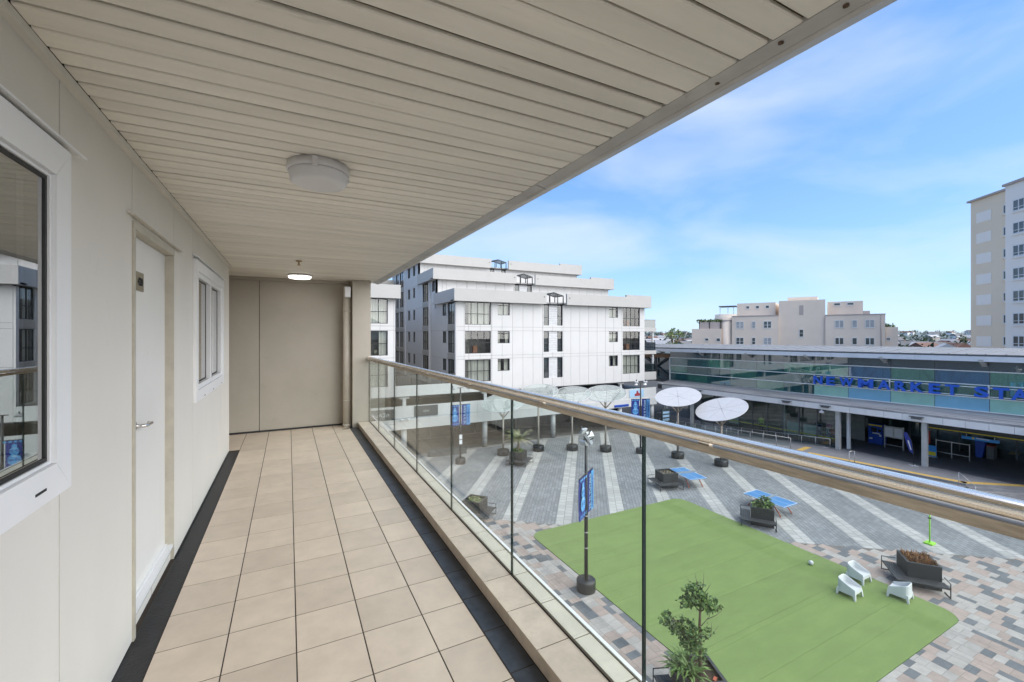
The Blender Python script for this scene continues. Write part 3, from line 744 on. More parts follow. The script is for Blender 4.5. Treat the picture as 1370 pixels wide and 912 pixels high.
def facade(parent, P, s0, s1, z0, z1, ops, sj, zj, mt, core='panel_gap', th=.05, gap=.012, name='facade_panel'):
    """P(s, d, z): d>0 is outward. Panels between joints, then a core behind them."""
    S = [s0] + sorted(x for x in sj if s0 + .05 < x < s1 - .05) + [s1]; Z = [z0] + sorted(x for x in zj if z0 + .05 < x < z1 - .05) + [z1]
    for i in range(len(S) - 1):
        for j in range(len(Z) - 1):
            a, b, c, d = S[i] + (gap if i else 0), S[i + 1] - (gap if i < len(S) - 2 else 0), Z[j] + (gap if j else 0), Z[j + 1] - (gap if j < len(Z) - 2 else 0)
            bs = rectsub(a, b, c, d, ops)
            if not bs: continue
            grp = []                      # boxes that touch stay one panel
            for B in bs:
                hit = [G_ for G_ in grp if any(B[0] <= C[1] + 1e-4 and B[1] >= C[0] - 1e-4 and B[2] < C[3] + 1e-4 and B[3] > C[2] - 1e-4 and not ((abs(B[0] - C[1]) < 1e-3 or abs(B[1] - C[0]) < 1e-3) and (B[2] >= C[3] - 1e-3 or B[3] <= C[2] + 1e-3)) for C in G_)]
                new = [B] + [x for G_ in hit for x in G_]; grp = [G_ for G_ in grp if G_ not in hit] + [new]
            for G_ in grp:
                m = MB()
                for (p, q, r, t) in G_: m.hexa([P(p, -th, r), P(q, -th, r), P(q, 0, r), P(p, 0, r), P(p, -th, t), P(q, -th, t), P(q, 0, t), P(p, 0, t)])
                m.build(name, mt, parent, True)
    m = MB()
    for (p, q, r, t) in rectsub(s0, s1, z0, z1, ops): m.hexa([P(p, -.22, r), P(q, -.22, r), P(q, -th - .001, r), P(p, -th - .001, r), P(p, -.22, t), P(q, -.22, t), P(q, -th - .001, t), P(p, -th - .001, t)])
    m.build('wall_core', core, parent, True)
def hx(m, P, a, b, d0, d1, c, e, mt=None):
    m.hexa([P(a, d0, c), P(b, d0, c), P(b, d1, c), P(a, d1, c), P(a, d0, e), P(b, d0, e), P(b, d1, e), P(a, d1, e)], mt)
def window(parent, P, s0, s1, z0, z1, cols, rows, glassm='apt_glass', framem='frame_black', bar=.055, rec=.10, curtain=0., room='apt_room', sill=None, deep=1.2, curtm='curtain'):
    """framed window in an opening; cols / rows are fractions of mullions"""
    m = MB()
    hx(m, P, s0, s1, -rec - .06, -rec, z0, z0 + bar); hx(m, P, s0, s1, -rec - .06, -rec, z1 - bar, z1)
    hx(m, P, s0, s0 + bar, -rec - .06, -rec, z0 + bar, z1 - bar); hx(m, P, s1 - bar, s1, -rec - .06, -rec, z0 + bar, z1 - bar)
    for f in cols: s = s0 + (s1 - s0) * f; hx(m, P, s - bar / 2, s + bar / 2, -rec - .058, -rec + .002, z0 + bar, z1 - bar)
    for f in rows: z = z0 + (z1 - z0) * f; hx(m, P, s0 + bar, s1 - bar, -rec - .055, -rec + .004, z - bar / 2, z + bar / 2)
    w_ = m.build('window', framem, parent, True)
    g_ = MB(); g_.face([P(s0 + .01, -rec - .03, z0 + .01), P(s1 - .01, -rec - .03, z0 + .01), P(s1 - .01, -rec - .03, z1 - .01), P(s0 + .01, -rec - .03, z1 - .01)]); g_.build('pane', glassm, w_, True)
    d = -rec - deep; r_ = MB()
    a, b, c, e, f = s0 + .002, s1 - .002, z0 + .002, z1 - .002, -.2225
    for q in ([(a, d, c), (b, d, c), (b, d, e), (a, d, e)], [(a, d, c), (a, f, c), (b, f, c), (b, d, c)], [(a, d, e), (b, d, e), (b, f, e), (a, f, e)], [(a, d, c), (a, d, e), (a, f, e), (a, f, c)], [(b, d, c), (b, f, c), (b, f, e), (b, d, e)]):
        r_.face([P(*x) for x in q])
    r_.build('room', room, w_, True)
    if curtain > 0:
        cm = MB()
        n = max(2, int((s1 - s0) / .12)); spans = [(0, 1)] if curtain >= .95 else [(0, curtain / 2), (1 - curtain / 2, 1)]
        for (u0, u1) in spans:
            k = max(2, int(n * (u1 - u0)))
            for i in range(k):
                p0, p1 = s0 + bar + (s1 - s0 - 2 * bar) * (u0 + (u1 - u0) * i / k), s0 + bar + (s1 - s0 - 2 * bar) * (u0 + (u1 - u0) * (i + 1) / k)
                e0, e1 = -rec - .22 - (.05 if i % 2 else 0), -rec - .22 - (0 if i % 2 else .05)
                cm.face([P(p0, e0, z0 + .03), P(p1, e1, z0 + .03), P(p1, e1, z1 - .02), P(p0, e0, z1 - .02)])
        cm.build('curtain', curtm, w_, True)
    return w_
AX0, AX1 = 14.8, 39.6; ZB = 5.8
LV = [(12.58, 14.85), (9.66, 11.93), (6.79, 9.05)]          # window bands of three storeys
tiers = [(40.5, 0), (47.4, 1), (54.8, 2)]
random.seed(21)
def tier(Yf, k):
    top = 14.95 + 2.92 * k; zb = ZB if k == 0 else top - 3.4
    P = lambda s, d, z: (s, Yf - d, z)
    ops = []; wins = []
    bands = LV if k == 0 else [(12.58 + 2.92 * k, 14.85 + 2.92 * k)]
    for bi, (z0, z1) in enumerate(bands if k == 0 else []):
        wins += [(15.64, 18.47, z0, z1, (.25, .5, .75), (.48,), 'living', bi), (19.26, 20.65, z1 - 1.26, z1, (.5,), (.8,), 'small', bi), (33.93, 35.3, z1 - 1.26, z1, (.5,), (.8,), 'small', bi), (36.06, 38.81, z0, z1, (.25, .5, .75), (.42,), 'living', bi)]
    for (a, b, c, d, *_r) in wins: ops.append((a, b, c, d))
    stair = [(24.83, 27.32, z0 + (.0 if i == 0 and k == 0 else .0), z1 + (.05 if i == 0 else 0)) for i, (z0, z1) in enumerate(bands)]
    ops += stair
    sj = [14.8 + 1.24 * i for i in range(1, 20)] + [15.55, 18.6, 24.7, 27.45]
    zj = [12.36, 9.42, 11.97, 9.1] if k == 0 else [top - 2.7]
    facade(ap, P, AX0, AX1, zb, top, ops, sj, zj, 'panel_white')
    for (a, b, c, d, cs, rs, kind, bi) in wins:
        cur = random.choice((.35, .5, 1., 1., .7))
        if k == 0 and kind == 'living' and a < 20: cur = (1., .0, 1.)[bi]
        if k == 0 and kind == 'living' and a > 30: cur = (0., .0, 1.)[bi]
        w_ = window(ap, P, a, b, c, d, cs, rs, curtain=cur)
        if k == 0 and kind == 'living' and cur == 0. and bi in (0, 1):
            q = MB(); q.box(a + 1.2, a + 1.75, Yf + .8, Yf + 1.25, c + .05, c + .75, 'floor_lamp_wood'); q.box(a + .2, a + .7, Yf + .7, Yf + 1.2, c + .05, c + .45, 'spandrel_grey'); q.build('furniture', None, w_, True)
    for (a, b, c, d) in stair:                              # stair slots: dark glass either side of lap siding
        c2 = a + .3 * (b - a); c3 = a + .74 * (b - a)
        q = MB(); hx(q, P, a, b, -.30, -.24, c, d); q.build('slot_back', 'podium_dark', ap, True)
        n = 9
        for i in range(n):
            z0 = c + (d - c) * i / n; z1 = c + (d - c) * (i + 1) / n - .012
            q = MB(); q.hexa([P(c2, -.225, z0), P(c3, -.225, z0), P(c3, -.10, z0), P(c2, -.10, z0), P(c2, -.225, z1), P(c3, -.225, z1), P(c3, -.125, z1), P(c2, -.125, z1)]); q.build('siding_board', 'lap_siding', ap, True)
        for (u0, u1, rows) in ((a, c2 - .01, (.38,)), (c3 + .01, b, (.45,))):
            q = MB(); bar = .05
            hx(q, P, u0, u1, -.2, -.14, c, c + bar); hx(q, P, u0, u1, -.2, -.14, d - bar, d); hx(q, P, u0, u0 + bar, -.2, -.14, c + bar, d - bar); hx(q, P, u1 - bar, u1, -.2, -.14, c + bar, d - bar)
            for f in rows: z = c + (d - c) * f; hx(q, P, u0 + bar, u1 - bar, -.2, -.135, z - .025, z + .025)
            w_ = q.build('stair_window', 'frame_black', ap, True)
            q = MB(); q.face([P(u0, -.17, c), P(u1, -.17, c), P(u1, -.17, d), P(u0, -.17, d)]); q.build('pane', 'apt_glass', w_, True)
    # parapet band, broken by the stair lantern
    ov = .75; pt = top - .08; ph = 1.22
    for (a, b, hh) in ((AX0 - .55, 24.75, ph), (27.4, 36.0, ph), (36.0, 40.0, ph + .24)):
        q = MB(); q.box(a, b, Yf - ov, Yf - ov + .25, pt, pt + hh); q.build('parapet', 'parapet_grey', ap, True)
        q = MB(); q.box(a, b, Yf - ov + .2501, Yf + .3, pt + .02, pt + .14); q.build('parapet_soffit', 'parapet_grey', ap, True)
    q = MB(); q.box(AX0 - .55, AX0 - .30, Yf - ov + .251, Yf + 6.0, pt, pt + ph); q.build('parapet', 'parapet_grey', ap, True)
    q = MB(); q.box(AX0 - .299, AX0 + .3, Yf + .301, Yf + 6.0, pt + .02, pt + .14); q.build('parapet_soffit', 'parapet_grey', ap, True)
    q = MB(); q.box(39.75, 40.0, Yf - ov + .251, Yf + 7, pt, pt + ph + .24); q.build('parapet', 'parapet_grey', ap, True)
    for xx in (24.45, 27.75): MB().tube([(xx, Yf - ov - .06, pt + .75), (xx, Yf - ov + .01, pt + .75)], .05, 8).build('spout', 'frame_black', ap, True)
    # lantern: gabled black frame
    q = MB(); zl = pt; zr = pt + 1.02; zt = pt + 1.33; cx = 26.07; x0, x1 = 24.85, 27.3; yf, yb = Yf - .12, Yf + 1.6
    r = .06
    for yy in (yf, yb):
        q.tube([(x0, yy, zl), (x0, yy, zr), (cx, yy, zt), (x1, yy, zr), (x1, yy, zl)], r, 6)
        for xx in (x0 + .72, x1 - .72): q.tube([(xx, yy, zl), (xx, yy, zr + .18)], r * .8, 6)
    for (xx, zz) in ((x0, zr), (cx, zt), (x1, zr), (x0, zl + .02), (x1, zl + .02)): q.tube([(xx, yf, zz), (xx, yb, zz)], r, 6)
    q.tube([(x0, yf, zl + .02), (x1, yf, zl + .02)], r * 1.3, 6)
    for f in (.25, .5, .75): q.tube([(x0, yf + (yb - yf) * f, zr), (cx, yf + (yb - yf) * f, zt), (x1, yf + (yb - yf) * f, zr)], r * .7, 6)
    q.build('lantern_frame', 'frame_black', ap, True)
    q = MB(); q.face([(x0, yf, zr), (cx, yf, zt), (cx, yb, zt), (x0, yb, zr)]); q.face([(cx, yf, zt), (x1, yf, zr), (x1, yb, zr), (cx, yb, zt)]); q.build('lantern_glass', 'apt_glass', ap, True)
    # roof deck and body
    bx('roof_deck', 'parapet_grey', ap, AX0 - .29, 39.74, Yf + .31, Yf + (7.2 if k < 2 else 16), pt + .15, pt + .3)
    return top
for (Yf, k) in tiers: tier(Yf, k)
# west side face of the right-hand block
SX = AX0
Ps = lambda s, d, z: (SX - d, s, z)
ops = []; wl = []
for bi in range(5):
    z0, z1 = 6.79 + 2.92 * bi, 9.05 + 2.92 * bi
    if bi == 3 and True: pass
    if bi <= 2: wl += [(40.68, 43.3, z0, z1, (.33, .66), (.42,), 1), (43.8, 45.02, z1 - 1.3, z1 - .05, (.5,), (.8,), 0)]
    if bi <= 2: wl.append((46.68, 47.85, z1 - 1.3, z1 - .05, (.5,), (.8,), 0))
    if bi == 3: wl.append((47.7, 48.9, z1 - 1.3, z1 - .05, (.5,), (.8,), 0))
    if bi <= 3: wl += [(50.1, 52.86, z0, z1, (.33, .66), (.42,), 1)]
    wl += [(53.45, 56.14, z0, z1, (.33, .66), (.42,), 1), (56.5, 57.5, z1 - 1.4, z1 - .05, (.5,), (.8,), 0), (59.1, 60.3, z1 - 1.4, z1 - .05, (.5,), (.8,), 0), (62.85, 65.3, z0, z1, (.5,), (.45,), 1), (65.8, 67.9, z0, z1, (.5,), (.45,), 1)]
def sides(y0, y1, top, base=ZB):
    o = [q[:4] for q in wl if q[0] >= y0 and q[1] <= y1 and q[3] < top + .2]
    facade(ap, Ps, y0, y1, base, top, o, [y0 + 1.6 * i for i in range(1, 12)], [ZB + 2.95 * i + .3 for i in range(0, 6)], 'panel_white', gap=.012)
    for q in wl:
        if q[0] >= y0 and q[1] <= y1 and q[3] < top + .2:
            window(ap, Ps, q[0], q[1], q[2], q[3], q[4], q[5], curtain=random.choice((.4, .7, 1.)), rec=.08)
            if q[6]:
                b_ = MB(); hx(b_, Ps, q[0], q[1], .002, .03, q[2] - .6, q[2] - .03); b_.build('spandrel', 'spandrel_grey', ap, True)
sides(40.552, 47.4, 14.95); sides(47.4, 54.8, 14.95 + 2.92); sides(54.8, 70.5, 14.95 + 5.84)
for yy in (40.3, 49.3, 61.2): b_ = MB(); hx(b_, Ps, yy + .22, yy + .6, .001, .14, ZB, 14.8 if yy < 45 else 17.7); b_.build('pilaster', 'panel_white', ap, True)
q = MB(); q.box(15.1, 39.3, 41.2, 70, ZB, 14.9); q.box(15.1, 39.3, 48.2, 70, 14.9, 17.8); q.box(15.1, 39.3, 55.4, 70, 17.8, 20.7)
q.v = [(x, max(y, 42.2), z) for x, y, z in q.v]; q.v = [(max(x, 16.6), y, z) for x, y, z in q.v]
q.build('building_core', 'podium_dark', ap, True)
# side balconies on the east end
for (z, zt) in ((11.95, 12.42), (9.1, 9.55), (5.85, 6.85)):
    bx('balcony_slab', 'parapet_grey', ap, 39.61, 41.7, 40.6, 44.5, z, zt)
    q = MB(); q.face([(39.7, 40.66, zt), (41.62, 40.66, zt), (41.62, 40.66, zt + .98), (39.7, 40.66, zt + .98)]); q.face([(41.62, 40.66, zt), (41.62, 44.4, zt), (41.62, 44.4, zt + .98), (41.62, 40.66, zt + .98)]); q.build('balcony_glass', 'dark_glass', ap, True)
    q = MB(); q.tube([(39.65, 40.66, zt + 1.0), (41.62, 40.66, zt + 1.0), (41.62, 44.4, zt + 1.0)], .025, 6); q.build('balcony_rail', 'frame_black', ap, True)
for (z0, z1) in ((9.56, 11.94), (6.86, 9.09)): bx('balcony_post', 'column_white', ap, 41.22, 41.4, 40.75, 40.93, z0, z1)
bx('east_wall', 'panel_white', ap, 39.3, 39.6, 40.56, 70, ZB, 14.9)
# left-hand wing
wg = thing('apartment_wing', 'white apartment wing with grey parapet left of the narrow lightwell', 'building', (4, 45, 0))
Pw = lambda s, d, z: (s, 40.5 - d, z)
wops = [(x0, x0 + 3.2, z0, z1) for (z0, z1) in LV for x0 in (.6, 4.89)]
facade(wg, Pw, -6, 8.76, ZB, 14.95, wops, [1.0 * i * 1.24 - 5 for i in range(0, 12)], [12.36, 9.42, 11.97, 9.1], 'panel_white')
for i, o in enumerate(wops): 
    w_ = window(wg, Pw, *o, (.25, .5, .75), (.48,), curtain=(1., 1., .5, .45, 1., 1.)[i])
    if i in (3,):
        q = MB(); q.lathe(7.2, 41.5, [(.16, o[2] + .05), (.2, o[2] + .3), (.1, o[2] + .5)], 10); q.build('table_lamp', 'leaf_cream', w_, True)
bx('parapet', 'parapet_grey', wg, -6, 9.1, 39.75, 40.0, 14.87, 16.1)
bx('parapet', 'parapet_grey', wg, 8.85, 9.1, 40.001, 56, 14.87, 16.1)
bx('roof_deck', 'parapet_grey', wg, -6, 8.84, 40.01, 56, 14.96, 15.1)
bx('east_wall', 'panel_white', wg, 8.5, 8.758, 40.73, 70, ZB, 14.95)
bx('wing_core', 'podium_dark', wg, -6, 8.3, 42.1, 70, ZB, 14.9)
# back of the lightwell: recessed balconies
bx('lightwell_back', 'spandrel_grey', ap, 8.77, 14.7, 68.3, 68.6, ZB, 20)
# ------------------------------------------------------------------ podium / arcade
po = thing('shopping_arcade', 'white two level shopping arcade with round columns below the flats', 'building', (20, 43, 0))
def pod(name, mt, x0, x1, y0, y1, z0, z1): return bx(name, mt, po, x0, x1, y0, y1, z0, z1)
xx = -8.
while xx < 41.6:
    x1 = min(xx + 2.5, 41.65)
    pod('spandrel_panel', 'podium_white', xx + .006, x1 - .006, 40.46, 40.62, 2.72, 3.63); pod('upper_panel', 'podium_white', xx + .006, x1 - .006, 40.56, 40.70, 3.632, 4.87)
    xx = x1
pod('soffit', 'shop_dark', -8, 41.6, 40.625, 47.2, 2.9, 3.1); pod('deck', 'podium_dark', -8, 41.6, 40.71, 47.2, 4.5, 4.6); pod('recess_back', 'podium_dark', -8, 41.6, 46.5, 46.7, 4.61, 5.75)
pod('shop_wall', 'shop_dark', -8, 41.6, 47.0, 47.2, 0, 2.89)
for i in range(18):
    a = -7.5 + i * 2.7; pod('shopfront', 'dark_glass', a, a + 2.5, 46.9, 46.95, .1, 2.6)
pod('arcade_floor', 'shop_dark', -8, 41.6, 41.21, 46.99, -.02, .004)
pod('tower_soffit', 'podium_dark', 14.8, 41.6, 40.56, 47.2, 5.70, 5.79)
xx = 8.77
while xx < 14.7:
    x1 = min(xx + 2.0, 14.79); pod('terrace_parapet', 'podium_white', xx + .005, x1 - .005, 40.5, 40.66, 5.79, 6.79); xx = x1
pod('terrace_floor', 'podium_dark', 8.77, 14.79, 40.67, 68, 5.72, 5.78); pod('wing_soffit', 'podium_dark', -8, 8.76, 40.56, 47.2, 5.70, 5.79)
q = MB(); q.tube([(8.85, 40.58, 7.78), (14.7, 40.58, 7.78)], .02, 6); q.tube([(8.85, 40.58, 6.87), (14.7, 40.58, 6.87)], .015, 6)
for i in range(5): xa = 8.87 + i * 1.45; q.tube([(xa, 40.58, 6.79), (xa, 40.58, 7.78)], .02, 6)
q.build('terrace_rail', 'frame_black', po, True)
q = MB()
for i in range(40): xa = 8.95 + i * .145; q.tube([(xa, 40.58, 6.88), (xa, 40.58, 7.77)], .007, 4)
stuff(q.build('balusters', 'galv', po, True))
for cx in (1.4, 9.68, 18.0, 26.35, 36.0, 41.3):
    c_ = MB().cyl(cx, 40.98, 1.0, 2.719, .27, 24).build('column', 'column_white', po, True); MB().cyl(cx, 40.98, 0, .9995, .275, 24).build('column_base', 'column_grey', c_, True)
for cx in (1.4, 9.68, 18.0, 26.35, 36.05): 
    pod('upper_column', 'column_white', cx - .16, cx + .16, 40.8, 41.1, 4.62, 5.52); pod('capital', 'column_white', cx - .45, cx + .45, 40.75, 41.15, 5.521, 5.69)
def shopsign(x0, x1, z0, z1, txt, size, label):
    s_ = thing('shop_sign', label, 'sign', ((x0 + x1) / 2, 40.5, z0)); bx('panel', 'sign_dark', s_, x0, x1, 40.515, 40.559, z0, z1)
    put_text(txt, size, .004, 'sign_text', s_, frame_mat(((x0 + x1) / 2, 40.508, (z0 + z1) / 2 - size * .33), (1, 0, 0), (0, 0, 1)), align='CENTER', sx=1.25)
shopsign(5.9, 8.72, 3.68, 4.68, 'QuA2n', .5, 'dark shop sign with thin white lettering below the apartment wing')
shopsign(10.53, 12.85, 3.8, 4.8, 'aTm', .26, 'plain dark shop sign with small faint lettering on the arcade')
s_ = thing('picture_sign', 'light blue picture sign with a red shape on the white arcade front', 'sign', (38.3, 40.5, 3.78))
bx('panel', 'banner_pale', s_, 37.19, 39.5, 40.51, 40.558, 3.8, 4.76)
q = MB(); q.extr([(38.0, 40.508, 3.95), (38.75, 40.508, 3.95), (39.0, 40.508, 4.25), (38.65, 40.508, 4.3), (38.5, 40.508, 4.6), (38.3, 40.508, 4.6), (38.25, 40.508, 4.3), (37.95, 40.508, 4.2)], (0, -.01, 0)); q.build('print', 'red_cloth', s_, True)
s_ = thing('hanging_sign', 'narrow dark blue hanging sign under the arcade edge', 'sign', (35.8, 40.4, 2.4))
bx('panel', 'machine_blue', s_, 34.7, 36.9, 40.36, 40.44, 2.83, 3.08); bx('hanger', 'black_paint', s_, 35.0, 35.05, 40.441, 40.459, 2.85, 3.0)
for xx, cl_b in ((9.3, 'small white dome camera on the arcade ledge beside the white lettered sign'), (9.95, 'small white dome camera on the arcade ledge beside the plain dark sign'), (14.2, 'small white dome camera on the arcade ledge behind the lamp post banners')):
    c_ = thing('wall_camera', cl_b, 'camera', (xx, 40.3, 3.62), group='dome cameras along the arcade ledge'); MB().box(xx - .03, xx + .03, 40.30, 40.459, 3.68, 3.74).build('arm', 'white_upvc', c_, True); MB().lathe(xx, 40.28, [(.02, 3.56), (.09, 3.60), (.11, 3.68), (.09, 3.76)], 12).build('dome', 'white_upvc', c_, True)

# ================================================================== STATION
SE = (-.0564, .9984); SN = (.9984, .0564); SP0 = (46.2, 16.0); ZC = .8
def SPt(s, q, z, slope=0.): return (SP0[0] + SE[0] * s + SN[0] * q, SP0[1] + SE[1] * s + SN[1] * q, z - slope * s)
SL = .0085
stn = thing('railway_station', 'long glass railway station hall with blue roof-edge lettering and metal canopy', 'station', (46.2, 16, 0))
def sbox(m, s0, s1, q0, q1, z0, z1, mt=None, sl=SL, z0b=None, z1b=None):
    """box in station space; z0b/z1b: heights on the q1 side"""
    z0b = z0 if z0b is None else z0b; z1b = z1 if z1b is None else z1b
    p = lambda s, q, z: SPt(s, q, z, sl)
    m.hexa([p(s1, q0, z0), p(s0, q0, z0), p(s0, q1, z0b), p(s1, q1, z0b), p(s1, q0, z1), p(s0, q0, z1), p(s0, q1, z1b), p(s1, q1, z1b)], mt); return m
def sb(name, mt, *a, parent=None, **k): return sbox(MB(), *a, **k).build(name, mt, parent or stn, True)
S0, S1 = -24., 33.
# roof: sheets with standing seams
s = S0
while s < S1 - .1:
    s1 = min(s + 1.04, S1); sb('roof_sheet', 'st_roof', s + .01, s1 - .01, 1.52, 8.0, 9.95, 10.0, z0b=10.33, z1b=10.38); s = s1
q = MB(); s = S0
while s < S1: sbox(q, s - .03, s + .03, 1.52, 8.0, 10.001, 10.05, z0b=10.381, z1b=10.43); s += 1.04
q.build('roof_seams', 'st_roof', stn, True)
sb('roof_gutter', 'st_steel', S0, S1, 1.40, 1.515, 9.86, 9.98)
s = S0
while s < S1 - .1:
    s1 = min(s + 6.25, S1); sb('eave_panel', 'st_eave', s + .008, s1 - .008, 1.40, 1.515, 9.45, 9.855); s = s1
sb('eave_soffit', 'st_eave', S0, S1, 1.52, 2.6, 9.46, 9.52)
for k in range(-4, 6):
    sc_ = -3.1 + 6.25 * k
    if S0 < sc_ < S1:
        q = MB(); p = lambda s, qq, z: SPt(s, qq, z, SL)
        q.extr([p(sc_, 1.36, 9.52), p(sc_, 2.45, 9.0), p(sc_, 2.45, 9.44), p(sc_, 1.36, 9.60)], tuple((SE[0] * .3, SE[1] * .3, 0))); q.build('bracket', 'st_column', stn, True)
# coloured glazing
joints = [27.2, 24.45, 21.45, 18.41, 15.17, 12.18, 9.21, 6.21, 2.95, -.01, -3.2, -6.3, -9.4, -12.5, -15.6, -18.7, -21.8, -24.]
RZ = [5.46, 6.53, 7.55, 8.62, 9.44]
for i in range(len(joints) - 1):
    b, a = joints[i], joints[i + 1]
    col = a < 9.
    green = (i % 2 == 0)
    for r in range(4):
        if r == 3: mt = 'st_glass_deep'
        elif not col: mt = ('st_glass_teal', 'st_glass_green', 'st_glass_teal')[(i + r) % 3]
        elif r == 0: mt = 'st_frit_green' if green else 'st_frit_blue'
        else: mt = 'st_glass_green' if green else 'st_glass_blue'
        if col and r == 1 and not green: mt = 'st_glass_green'
        sb('glass_pane', mt, a + .02, b - .02, 2.49, 2.50, RZ[r] + .02, RZ[r + 1] - .02)
    sb('mullion', 'st_glass_deep' if not col else 'st_steel', b - .045, b + .045, 2.505, 2.72, 5.46, 9.44)
for z in (5.46, 6.53, 7.55, 8.62):
    sb('glazing_bar', 'st_bar', S0, 27.25, 2.36, 2.485, z - .035, z + .035)
sb('glazing_post', 'st_bar', 27.2, 27.3, 2.36, 2.52, 5.47, 8.65)
# second pair of rails carrying the sign letters
for z in (6.68, 7.37): sb('sign_rail', 'st_bar', -24, 9.15, 2.2, 2.26, z - .03, z + .03)
for s in (9.1, 2.95, -3.2, -9.4): sb('sign_post', 'st_bar', s - .04, s + .04, 2.2, 2.355, 6.55, 7.56)
pos = [('N', 9.06), ('E', 7.9), ('W', 6.78), ('M', 5.25), ('A', 3.75), ('R', 2.52), ('K', 1.43), ('E', .24), ('T', -.76), ('S', -2.44), ('T', -3.47), ('A', -4.39), ('T', -5.5), ('I', -6.45), ('O', -7.05), ('N', -8.3)]
wid = {'N': .80, 'E': .72, 'W': 1.16, 'M': 1.16, 'A': .92, 'R': .80, 'K': .86, 'T': .84, 'S': .80, 'I': .3, 'O': .9}
for ch, s in pos:
    me = text_mesh(ch, 1.2, .09, .035); me.materials.append(M['letter_blue'])
    xs_ = [v.co.x for v in me.vertices]; yz = [v.co.y for v in me.vertices]
    fx = wid[ch] / (max(xs_) - min(xs_)); fy = .86 / (max(yz) - min(yz)); mnx, mny = min(xs_), min(yz)
    for v in me.vertices: v.co.x = (v.co.x - mnx) * fx; v.co.y = (v.co.y - mny) * fy
    o = SPt(s, 2.08, 6.60, SL)
    me.transform(Matrix.Translation(-Vector(stn.location)) @ frame_mat(o, (-SE[0], -SE[1], .0085), (0, 0, 1)))
    link('letter', me, stn)
# hall behind the glass
sb('hall_floor', 'st_steel', S0, S1, 2.75, 13, 5.1, 5.4); sb('hall_rear_plinth', 'st_inner', S0, S1, 12.9, 13.0, 5.41, 6.6); sb('hall_rear_head', 'st_inner', S0, S1, 12.9, 13.0, 8.7, 10.3)
s = S0
while s < S1:
    sb('rear_mullion', 'st_steel', s, s + .12, 12.9, 13.0, 6.61, 8.69); s += 3.1
sb('hall_ceiling', 'st_inner', S0, S1, 2.75, 7.99, 9.7, 9.8)
sb('hall_rear_ceiling', 'st_inner', S0, S1, 8.0, 13.0, 10.2, 10.3)
for s in (25, 18.7, 12.3, 6.1, -.1, -6.4):   # branching struts
    q = MB(); p = lambda a, b_, z: SPt(a, b_, z, SL)
    q.tube([p(s, 4.6, 5.4), p(s, 4.6, 6.4)], .20, 8)
    for ds in (-2.3, -.9, .9, 2.3): q.tube([p(s, 4.6, 6.35), p(s + ds, 4.4, 9.6)], [.16, .12], 8)
    q.tube([p(s, 4.6, 6.4), p(s, 7.5, 9.7)], .12, 8)
    q.build('branch_strut', 'st_steel', stn, True)
# north end behind the apartment block
sb('end_soffit', 'st_brown', 27.32, S1, 2.4, 4.0, 8.55, 9.1); q = MB()
for (a, b) in (((27.6, 5.5), (32.5, 8.5)), ((32.5, 5.5), (27.6, 8.5)), ((30, 5.5), (30, 8.5)), ((27.5, 5.5), (27.5, 8.5))): q.tube([SPt(a[0], 2.8, a[1]), SPt(b[0], 2.8, b[1])], .13, 8)
q.build('end_bracing', 'st_steel', stn, True); sb('end_glass', 'st_glass_deep', 27.35, S1, 3.1, 3.12, 5.4, 8.54)
# canopy
sb('canopy_roof', 'st_canopy', S0, 27.0, -.33, 2.44, 4.96, 5.10, z0b=5.34, z1b=5.42, sl=.004)
q = MB()
for k in range(5): sbox(q, S0, 27.0, .05 + k * .5, .11 + k * .5, 5.125 + k * .0578, 5.165 + k * .0578, sl=.004)
q.build('canopy_ribs', 'st_canopy', stn, True)
q = MB(); s = S0
while s < 26.5: sbox(q, s, s + .06, -.30, -.2, 5.14, 5.19, sl=.004); s += 1.25
q.build('canopy_clips', 'galv', stn, True)
s = -23.75
while s < 26.0:
    sb('fascia_panel', 'st_panel', s + .01, s + 1.24, -.36, -.31, 4.42, 4.945, sl=.004); s += 1.25
sb('fascia_core', 'st_steel', S0, 27, -.308, -.2, 4.40, 4.94, sl=.004); sb('canopy_soffit', 'st_steel', S0, 27, -.199, 13, 4.38, 4.44, sl=.004)
sb('canopy_return', 'st_bar', 26.2, 27.1, -.33, .1, 4.98, 5.14, sl=.004)
for s in (20.6, 10.43, 6.92, .31, -6.0):
    q = MB(); sbox(q, s - .45, s + .45, -.56, -.365, 4.80, 4.86, sl=.004); sbox(q, s - .3, s + .3, -.66, -.40, 4.66, 4.79, sl=.004); q.build('fascia_floodlight', 'st_steel', stn, True)
# columns, lower glazing, interior
for s, z0 in ((-12.5, ZC), (-6.3, ZC), (-.07, ZC), (6.05, ZC), (21.9, 0), (25.9, 0)): sb('column', 'st_column', s - .17, s + .17, -.12, .22, z0, 4.39, sl=0)
sb('column', 'st_panel', 5.5, 5.72, .9, 1.2, ZC, 4.39, sl=0); sb('column', 'st_panel', 11.45, 11.7, 1.2, 1.5, ZC, 4.39, sl=0)
lows = [20.9, 19.2, 17.6, 16.05, 14.49, 12.85, 11.27, 9.68, 8.07, 6.3]
for i in range(len(lows) - 1):
    sb('lower_pane', 'st_clear', lows[i + 1] + .04, lows[i] - .04, .5, .512, .35, 4.38, sl=0); sb('lower_mullion', 'st_steel', lows[i] - .04, lows[i] + .04, .45, .6, 0, 4.38, sl=0)
sb('lower_mullion', 'st_steel', 6.26, 6.34, .45, .6, .3, 4.38, sl=0); sb('lower_plinth', 'st_column', 6.3, 20.9, .42, .62, 0, .34, sl=0)
sb('tape_band', 'yellow_tape', 6.4, 19.5, .56, .575, 1.55, 1.66, sl=0)
sb('inner_wall', 'st_inner', -24, 27, 13.01, 13.2, 0, 4.38, sl=0)
sb('inner_partition', 'st_inner', 6.2, 27, 6.0, 6.15, ZC, 4.38, sl=0)
